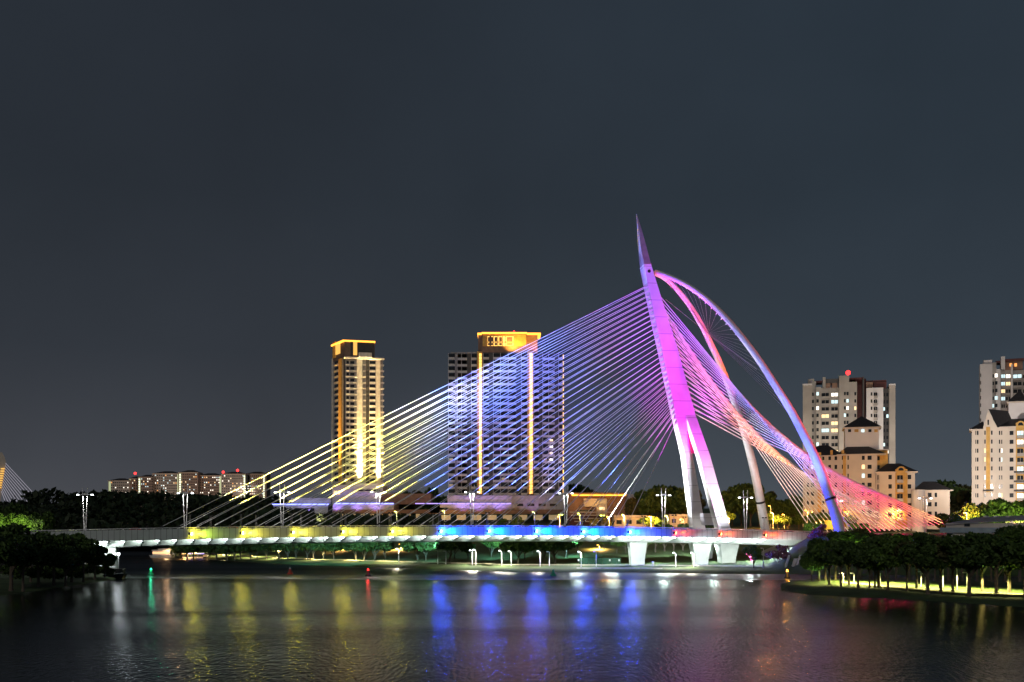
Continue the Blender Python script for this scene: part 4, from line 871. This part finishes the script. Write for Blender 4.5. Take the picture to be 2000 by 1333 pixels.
# ================================================================== LAMPS, BOATS, BUOYS, CARS
def lamp(px, Y, base, top, m, label, power=0, col=(1,1,1), name='street_lamp', grp='street lamps on the far bank', arm=.55):
    r = empty(name, V((X_(px,Y), Y, base)), label, 'street lamp', grp); x, y = X_(px,Y), Y
    MB().tube([(x,y,base),(x,y,top)], [.11,.07], 6).build('pole', M['white'], r)
    MB().tube([(x,y,top),(x-arm*.5,y,top+.18),(x-arm,y,top+.15)], .05, 5).build('arm', M['white'], r)
    MB().hexa([(x-arm-.4,y-.16,top+.02),(x-arm+.2,y-.16,top+.02),(x-arm+.2,y+.16,top+.02),(x-arm-.4,y+.16,top+.02)],[(x-arm-.35,y-.12,top+.24),(x-arm+.1,y-.12,top+.24),(x-arm+.1,y+.12,top+.24),(x-arm-.35,y+.12,top+.24)]).build('lamp_head', m, r)
    if power and base > 10: point((x-arm-.1, y-.5, top-.15), power*.9, col, .25)
    if power and base > 10 and col[1] < .5: spot((x, y-3.5, top), (x, y+10, base+3), power*9, col, 112, .7, rad=.3)
    elif power: spot((x-arm-.1, y-.5, top-.15), (x-arm-.1, y-.45, base), power*2.5, col, 166, .3, rad=.25)
    return r
pk = [(779,1073,1),(855,1076,0),(871,1078,0),(922.5,1076,1),(929.5,1075,1),(980,1077,1),(998.5,1078,1),(1055,1078,1),(1073,1079,0),(1135,1079,1),(1164.5,1079,0),(1320,1081,1),(1355,1081,1),(1491,1072,0)]
for i, (px, ty, on) in enumerate(pk):
    Y = shoreY(px)+13.5; g = ground(px, Y)
    lamp(px, Y, g.z, Z_(ty, Y), M['e_white'] if on else M['white'], 'white park lamp on the far bank, %s from the left, %s' % (ORD[i], 'lit' if on else 'unlit'), 1600 if on else 0, (1,.95,.75), 'park_lamp', 'park lamps along the far bank')
for i, (px, Y, py, e, c) in enumerate(((674,395,1065,1,0),(784,385,1064,2.2,0),(849,395,1066,.8,0),(1025.5,372,1071,1,1),(1091,372,1065,1,0),(1134.5,368,1070,1,0),(1129,385,1060,.6,0),(1171,362,1065.5,3,0),(1209,372,1065,.8,2),(367,410,1069.5,.8,0))):
    g = ground(px, Y); lamp(px, Y, g.z, Z_(py, Y), M['e_orange'] if c == 0 else M['e_yell'] if c == 1 else M['e_white'], 'park road lamp under the deck, %s of its kind from the left, glowing %s' % (ORD[(1,2,3,4,5,7,6,8,9,0)[i]], ('orange','yellow','white')[c]), 2600*e, ((1,.5,.15),(1,.8,.2),(.9,1,1))[c], 'street_lamp', 'park road lamps behind the far bank')
for i, (px, Y, py, e, c) in enumerate(((775,440,1000,.5,1),(868,440,999,.6,1),(1044,420,1001,.5,1),(1093,420,1010,1.6,0),(1133,420,1004,.5,1),(1190,420,1010,1.4,0),(1219,420,1006.5,1.2,1),(1271.5,425,1010,2.4,0),(1304,420,1009,1.6,1),(1424,420,1012,3,0),(1510,425,1002.5,2.6,0),(1532,440,1006,.7,0),(1505,470,989,.3,0),(1577,360,998,.4,0),(1655,372,1001,.25,0),(1750,372,1001,.25,0),(1888,300,1003,1,0))):
    lamp(px, Y, 11, Z_(py, Y), M['e_orange'] if c == 0 else M['e_yell'], '%s street lamp from the left above the bridge parapet, glowing %s' % (ORD[i], ('orange','yellow-green')[c]), 2400*e, ((1,.42,.08),(.95,1,.3))[c], 'street_lamp', 'street lamps behind the bridge', .6)
# path lamps on the island
for i, (px, py, ty, on) in enumerate(((1647,1140,1121,1),(1668,1139,1121,1),(1719,1140,1120,1),(1799,1146,1118,0),(1807,1149,1122,1),(1842,1148,1110,1),(1869,1152,1112,1),(1889,1153,1120,0))):
    g = island(px, py); lamp(px, g.y, g.z, Z_(ty, g.y), M['white'], 'thin white lamp post by the island path, %s from the left' % ORD[i], 0, (1,1,1), 'path_lamp', 'lamp posts along the island path', .5)
for px, py, e in ((1640,1137,1),(1690,1139,1.3),(1740,1140,1.6),(1795,1144,1.6),(1850,1148,1.4),(1905,1151,1.3),(1965,1154,1.2),(1600,1137,.5)):
    g = island(px, py); spot(g+V((0,2,3.6)), g+V((0,1.9,0)), 5500*e, (1,.9,.26), 144, .6, rad=.2); spot(g+V((.8,1,.25)), g+V((.8,.2,5)), 2200*e, (.6,1,.3), 140, .8, rad=.15); spot(g+V((0,-7,2.9)), g+V((0,-7,0)), 5200*e, (1,.92,.3), 156, .3, rad=.2)  # unseen up-lights for crowns and lawn floods added beside the path light
# board, slide, sign, low roof
r = empty('notice_board', W(s_at(1624,28),28,10.8), 'blank yellow board at the right end of the bridge, behind the arch foot', 'board')
s = s_at(1624,28); MB().hexa([W(s-2.3,28,12),W(s+2.3,28,12),W(s+2.3,28.2,12),W(s-2.3,28.2,12)],[W(s-2.3,28,15),W(s+2.3,28,15),W(s+2.3,28.2,15),W(s-2.3,28.2,15)]).build('panel', M['yellow'], r)
for q in (-1.8,1.8): MB().tube([W(s+q,28.1,10.8),W(s+q,28.1,12)], .08, 6).build('leg', M['galv'], r)
spot(W(s,24,12), W(s,28,13.5), 110, (1,.8,.3), 110, .6, rad=.3)
g = ground(1554, 286); r = empty('steps', g, 'pale steps with white side walls on the bank below the abutment', 'steps')
for q in (-1.6, 1.6): MB().hexa([g+V((q-1.4,0,-.5)),g+V((q-.9,0,-.5)),g+V((q+1.4,5,2.2)),g+V((q+.9,5,2.2))],[g+V((q-1.4,0,.5)),g+V((q-.9,0,.5)),g+V((q+1.4,5,3)),g+V((q+.9,5,3))]).build('side_wall', M['white'], r)
for i in range(6): box('step', M['concrete'], r, g.x-1.0+i*.35, g.x+1.2+i*.35, g.y+i*.8, g.y+i*.8+.8, g.z-.5, g.z+.2+i*.36)
fz = Fac(1840,262,2010,248)
r = empty('pavilion', fz.pt(0,0,5), 'low pavilion with a pale blue-grey roof edge above the island trees', 'pavilion')
mb = MB(); fz.pbox(mb, 1846, 2010, -9, -.6, 1022, 1062); mb.build('wall', M['cream'], r)
mb = MB(); fz.pbox(mb, 1836, 2010, -3, .2, 1031, 1041); mb.build('roof_fascia', M['bluegrey'], r)
MB().hexa([fz.pt(fz.a(1842),0,fz.z(1026)),fz.pt(fz.len*1.0,0,fz.z(1016,2000)),fz.pt(fz.len,-11,fz.z(1006,2000)),fz.pt(fz.a(1880),-11,fz.z(1012))],[fz.pt(fz.a(1842),0,fz.z(1024.6)),fz.pt(fz.len*1.0,0,fz.z(1014.6,2000)),fz.pt(fz.len,-11,fz.z(1004.6,2000)),fz.pt(fz.a(1880),-11,fz.z(1010.6))]).build('roof', M['towerwall'], r)
mb = MB(); fz.pbox(mb, 1882, 1893, -.6, -.45, 1023, 1029); mb.build('window', M['glass'], r)
for px in (1905,1925,1950): mb = MB(); fz.pbox(mb, px, px+6, -8, -6, 1007.5, 1010.5); mb.build('roof_vent', M['palewall'], r)
spot(P(1900,1040,238), P(1920,1030,256), 500, (.9,.95,1), 140, .8, rad=.4)

# barge with two floodlights on the left
g = onz(229, 1131, 0); s_ = g.y/2000
r = empty('work_boat', g, 'dark moored work boat with white cabin and two bright floodlights', 'boat')
def rel(px, py, dy=0): return P(px, py, g.y+dy)
h_ = MB().rings([[V((g.x-2.6,g.y-1.4,-.2)),V((g.x+1.5,g.y-1.0,-.2)),V((g.x+1.5,g.y+1.0,-.2)),V((g.x-2.6,g.y+1.4,-.2))],[V((g.x-3.0,g.y-1.7,1.0)),V((g.x+2.1,g.y-1.2,1.3)),V((g.x+2.1,g.y+1.2,1.3)),V((g.x-3.0,g.y+1.7,1.0))]]); h_.build('hull', M['hull'], r)
cb = box('cabin', M['white'], r, g.x-2.0, g.x-.3, g.y-1.0, g.y+1.0, 1.1, 2.9); box('window', M['glass'], cb, g.x-1.8, g.x-.5, g.y-1.05, g.y-.98, 1.9, 2.6)
MB().tube([(g.x+2.0,g.y-1.2,1.5),(g.x+.4,g.y-1.5,1.35),(g.x-2.8,g.y-1.6,1.2)], .07, 5).build('rail', M['white'], r)
box('deck_house', M['hull'], r, g.x-.2, g.x+1.7, g.y-.9, g.y+.9, 1.1, 2.5)
for q in (-.75, .35):
    MB().tube([(g.x+q,g.y,2.4),(g.x+q,g.y,6.1)], .07, 6).build('mast', M['white'], r)
    box('floodlight', M['e_white'], r, g.x+q-.3, g.x+q+.3, g.y-.3, g.y, 5.9, 6.5); point((g.x+q, g.y-.6, 6.2), 130, (.85,.95,1), .25)
# buoys
def buoy(px, py, top, m, lampm, label, power, col):
    g = onz(px, py, 0); h = Z_(top, g.y); r = empty('buoy', g, label, 'buoy')
    MB().lathe(g, [(.2,-.3),(.75,-.2),(.85,.15),(.7,.4),(.34,.55),(.26,h*.72),(.12,h*.78)], 14).build('float', m, r, True)
    for a in range(4):
        q = V((math.cos(a*1.57+.6), math.sin(a*1.57+.6), 0)); MB().tube([g+q*.6+V((0,0,.4)), g+q*.2+V((0,0,h*.75))], .05, 5).build('strut', m, r)
    MB().lathe(g, [(.3,h*.76),(.3,h*.82),(.2,h*.84),(.2,h*.97),(.06,h)], 10).build('lamp', lampm, r)
    if power: point(g+V((0,-.5,h*.9)), power, col, .12)
buoy(295,1124,1110,M['buoygreen'],M['e_green'],'glowing green buoy on the left, near the moored work boat',60,(.05,1,.5))
buoy(566.5,1122,1108.5,M['buoyred'],M['white'],'red buoy with a white top in the left half of the lake',0,RED)
buoy(719,1126,1111,M['dark'],M['e_red'],'dark buoy with a red lamp in front of the bridge middle',40,(1,.05,.05))
buoy(1080.5,1125,1112,M['buoygreen'],M['buoygreen'],'plain green buoy in front of the far bank',0,RED)
buoy(1537.5,1130,1112.5,M['dark'],M['e_orange'],'dark buoy with an orange lamp beside the island tip',160,(1,.45,.05))
# far tour boats
def boat(px, py, Y0, ln, label, deck):
    Y = Y0; x = X_(px,Y); r = empty('tour_boat', V((x,Y,0)), label, 'boat', 'tour boats at the far left jetty')
    MB().rings([[V((x-ln*.46,Y-1.6,-.2)),V((x+ln*.46,Y-1.6,-.2)),V((x+ln*.46,Y+1.6,-.2)),V((x-ln*.46,Y+1.6,-.2))],[V((x-ln*.54,Y-1.9,1)),V((x+ln*.5,Y-1.9,1)),V((x+ln*.5,Y+1.9,1)),V((x-ln*.54,Y+1.9,1))]]).build('hull', M['whitepaint'], r)
    box('cabin', M['white'], r, x-ln*.4, x+ln*.42, Y-1.5, Y+1.5, 1, 2.9)
    for i in range(7): box('window', M[deck], r, x-ln*.38+i*ln*.11, x-ln*.38+i*ln*.11+ln*.085, Y-1.58, Y-1.49, 1.5, 2.4)
    box('roof', M['white'], r, x-ln*.43, x+ln*.45, Y-1.7, Y+1.7, 2.9, 3.15)
    point((x+ln*.3, Y-3, 3.4), 500, (1,.6,.3), .3)
boat(317, 1089, 424, 9, 'low tour boat with orange-lit deck at the far left shore', 'e_boat'); boat(326, 1084, 446, 8, 'white tour boat moored behind the orange-lit boat', 'e_winw')
# riverside stalls, their purple and warm light put in as glowing awnings
for i, px in enumerate((362,372,382,392,402)):
    Y = 412; g = ground(px, Y); r = empty('stall', g, 'small lit park stall behind the left park trees, %s from the left' % ORD[i], 'stall', 'stalls behind the left park trees')
    box('counter', M['white'], r, g.x-.9, g.x+.9, g.y-.6, g.y+.6, g.z, g.z+1); box('awning', M['e_purple'] if i % 2 else M['e_boat'], r, g.x-1.1, g.x+1.1, g.y-.9, g.y+.9, g.z+2.2, g.z+2.45)
    for q in (-.85,.85): MB().tube([(g.x+q,g.y-.5,g.z+1),(g.x+q,g.y-.5,g.z+2.2)], .05, 5).build('post', M['galv'], r)
for px, e in ((385,1),(440,1.2),(500,1),(545,1),(620,.8),(690,.9),(760,.8)): Y = shoreY(px)+19; g = ground(px, Y); spot(g+V((0,0,3.4)), g, 12000*e, (1,.85,.35), 160, .6, rad=.2)
# green panel fence right of the trees, park shelter
r = empty('fence', ground(1165, 316), 'low dark green fence with white notices under the deck', 'fence')
for i in range(9):
    p0 = ground(1132+i*9, 316); p1 = ground(1141+i*9-.6, 316); MB().hexa([p0+V((0,0,-.2)),p1+V((0,0,-.2)),p1+V((0,.08,-.2)),p0+V((0,.08,-.2))],[p0+V((0,0,1.9)),p1+V((0,0,1.9)),p1+V((0,.08,1.9)),p0+V((0,.08,1.9))]).build('panel', mat('green_fence_sheet', (.03,.1,.07), .7) if i == 0 else bpy.data.materials['green_fence_sheet'], r)
for px in (1130,1191,1209): p = ground(px, 315.9); box('notice', M['white'], r, p.x-.25, p.x+.25, p.y-.06, p.y, p.z+.9, p.z+1.5)
# picnic shelter (white box near 782,1085) and dark motorbikes spot
g = ground(1275.5, 305); r = empty('litter_bin', g, 'grey bin on the path right of the left white pier', 'bin')
MB().lathe(g, [(.35,0),(.4,1.1),(.42,1.15)], 12).build('body', M['galv'], r); MB().lathe(g, [(.44,1.15),(.44,1.25),(.2,1.4)], 12).build('lid', M['galv'], r)

# cars on the deck
def make_car():
    r = bpy.data.objects.new('car', None)
    def part(nm, mb, m, par=r):
        me = bpy.data.meshes.new(nm); me.from_pydata(mb.v, [], mb.f); me.materials.append(m); o = bpy.data.objects.new(nm, me); o.parent = par; return o
    prof = [(-2.1,.35),(-2.1,.8),(-1.5,.92),(-.9,1.42),(.6,1.45),(1.4,.98),(2.1,.85),(2.15,.4)]
    part('body', MB().hexa([(x,-.82,z) for x, z in prof], [(x,.82,z) for x, z in prof]), M['redpaint'])
    part('window', MB().hexa([(-1.2,-.84,.98),(1.1,-.84,.98),(.5,-.8,1.36),(-.8,-.8,1.36)], [(-1.2,.84,.98),(1.1,.84,.98),(.5,.8,1.36),(-.8,.8,1.36)]), M['glass'])
    for x in (-1.35,1.35):
        for y in (-.8,.8): part('wheel', MB().tube([(x,y-.1,.32),(x,y+.1,.32)], .32, 12), M['rubber'])
    for y in (-.6,.6): part('headlight', MB().box(2.1,2.2,y-.15,y+.15,.6,.75), M['e_cool']); part('tail_light', MB().box(-2.16,-2.08,y-.15,y+.15,.65,.8), M['e_red'])
    return r
car = make_car()
for i, (px, n, m, lab) in enumerate(((265,9,'redpaint','red car on the left part of the bridge, between the first and second masts'),(456,9,'redpaint','red car on the bridge between the second and third masts'),(640,25,'whitepaint','white car on the far lanes left of the fourth mast'),(850,9,'greypaint','silver car on the near lanes left of the fifth mast'),(1010,25,'whitepaint','white car on the far lanes between the fifth and sixth masts'),(1190,9,'greypaint','silver car on the near lanes left of the pylon'),(1540,9,'redpaint','red car on the right end of the bridge'))):
    s = s_at(px, n); r = place(car, W(s, n, zt(s)-.9), 1, TH+(0 if n < 17 else math.pi), lab, 'cars on the bridge', cat='car')
    for ch in r.children:
        if ch.name.startswith('body') and m != 'redpaint': ch.material_slots[0].link = 'OBJECT'; ch.material_slots[0].material = M[m]

# ================================================================== SKY, ADDED FILL LIGHT, CAMERA
wd = bpy.data.worlds.new('World'); sc.world = wd; wd.use_nodes = True
N = wd.node_tree.nodes; L = wd.node_tree.links; bg = N['Background']
tc = N.new('ShaderNodeTexCoord'); sx = N.new('ShaderNodeSeparateXYZ'); L.new(tc.outputs['Generated'], sx.inputs[0])
cr = N.new('ShaderNodeValToRGB'); E = cr.color_ramp.elements
E[0].position = 0; E[0].color = (.066,.078,.094,1); E[1].position = .5; E[1].color = (.0185,.0275,.0395,1)
e = E.new(.06); e.color = (.047,.058,.073,1); e = E.new(.16); e.color = (.029,.039,.052,1); e = E.new(.3); e.color = (.021,.030,.0415,1)
L.new(sx.outputs['Z'], cr.inputs['Fac'])
lr = N.new('ShaderNodeValToRGB'); lr.color_ramp.elements[0].position = .3; lr.color_ramp.elements[0].color = (1.1,.97,.92,1); lr.color_ramp.elements[1].position = .75; lr.color_ramp.elements[1].color = (1.2,1.2,1.18,1)
mrx = N.new('ShaderNodeMapRange'); mrx.inputs['From Min'].default_value = -.6; mrx.inputs['From Max'].default_value = .6; L.new(sx.outputs['X'], mrx.inputs['Value']); L.new(mrx.outputs[0], lr.inputs['Fac'])
m1 = N.new('ShaderNodeMix'); m1.data_type = 'RGBA'; m1.blend_type = 'MULTIPLY'; m1.inputs['Factor'].default_value = 1
L.new(cr.outputs['Color'], m1.inputs['A']); L.new(lr.outputs['Color'], m1.inputs['B'])
ns = N.new('ShaderNodeTexNoise'); ns.inputs['Scale'].default_value = 5; ns.inputs['Detail'].default_value = 5; L.new(tc.outputs['Generated'], ns.inputs['Vector'])
nr = N.new('ShaderNodeMapRange'); nr.inputs['To Min'].default_value = .82; nr.inputs['To Max'].default_value = 1.18; L.new(ns.outputs['Fac'], nr.inputs['Value'])
m2 = N.new('ShaderNodeMix'); m2.data_type = 'RGBA'; m2.blend_type = 'MULTIPLY'; m2.inputs['Factor'].default_value = 1
L.new(m1.outputs['Result'], m2.inputs['A']); L.new(nr.outputs[0], m2.inputs['B']); L.new(m2.outputs['Result'], bg.inputs['Color']); bg.inputs['Strength'].default_value = 1
sl = bpy.data.lights.new('ambient_fill', 'SUN'); sl.energy = .36; sl.angle = math.radians(8); sl.color = (1,.93,.85)  # dim sun lamp added as ambient fill for the city glow
so = bpy.data.objects.new('ambient_fill', sl); COL.objects.link(so); so.rotation_euler = V((.35,1,-.45)).to_track_quat('-Z','Y').to_euler()

cd = bpy.data.cameras.new('camera'); co = bpy.data.objects.new('camera', cd); COL.objects.link(co)
co.location = (0,0,CAMZ); co.rotation_euler = (math.pi/2,0,0); cd.sensor_width = 36; cd.lens = 36; cd.shift_y = (HOR-666.5)/2000; cd.clip_end = 8000; cd.clip_start = .5
sc.camera = co
sc.view_settings.view_transform = 'Standard'; sc.view_settings.look = 'None'; sc.view_settings.exposure = 0; sc.view_settings.gamma = 1
sc.render.engine = 'CYCLES'; c = sc.cycles
c.use_denoising = True; c.max_bounces = 5; c.diffuse_bounces = 2; c.glossy_bounces = 3; c.transparent_max_bounces = 4; c.sample_clamp_indirect = 3; c.sample_clamp_direct = 0; c.use_light_tree = True; c.caustics_reflective = False; c.caustics_refractive = False
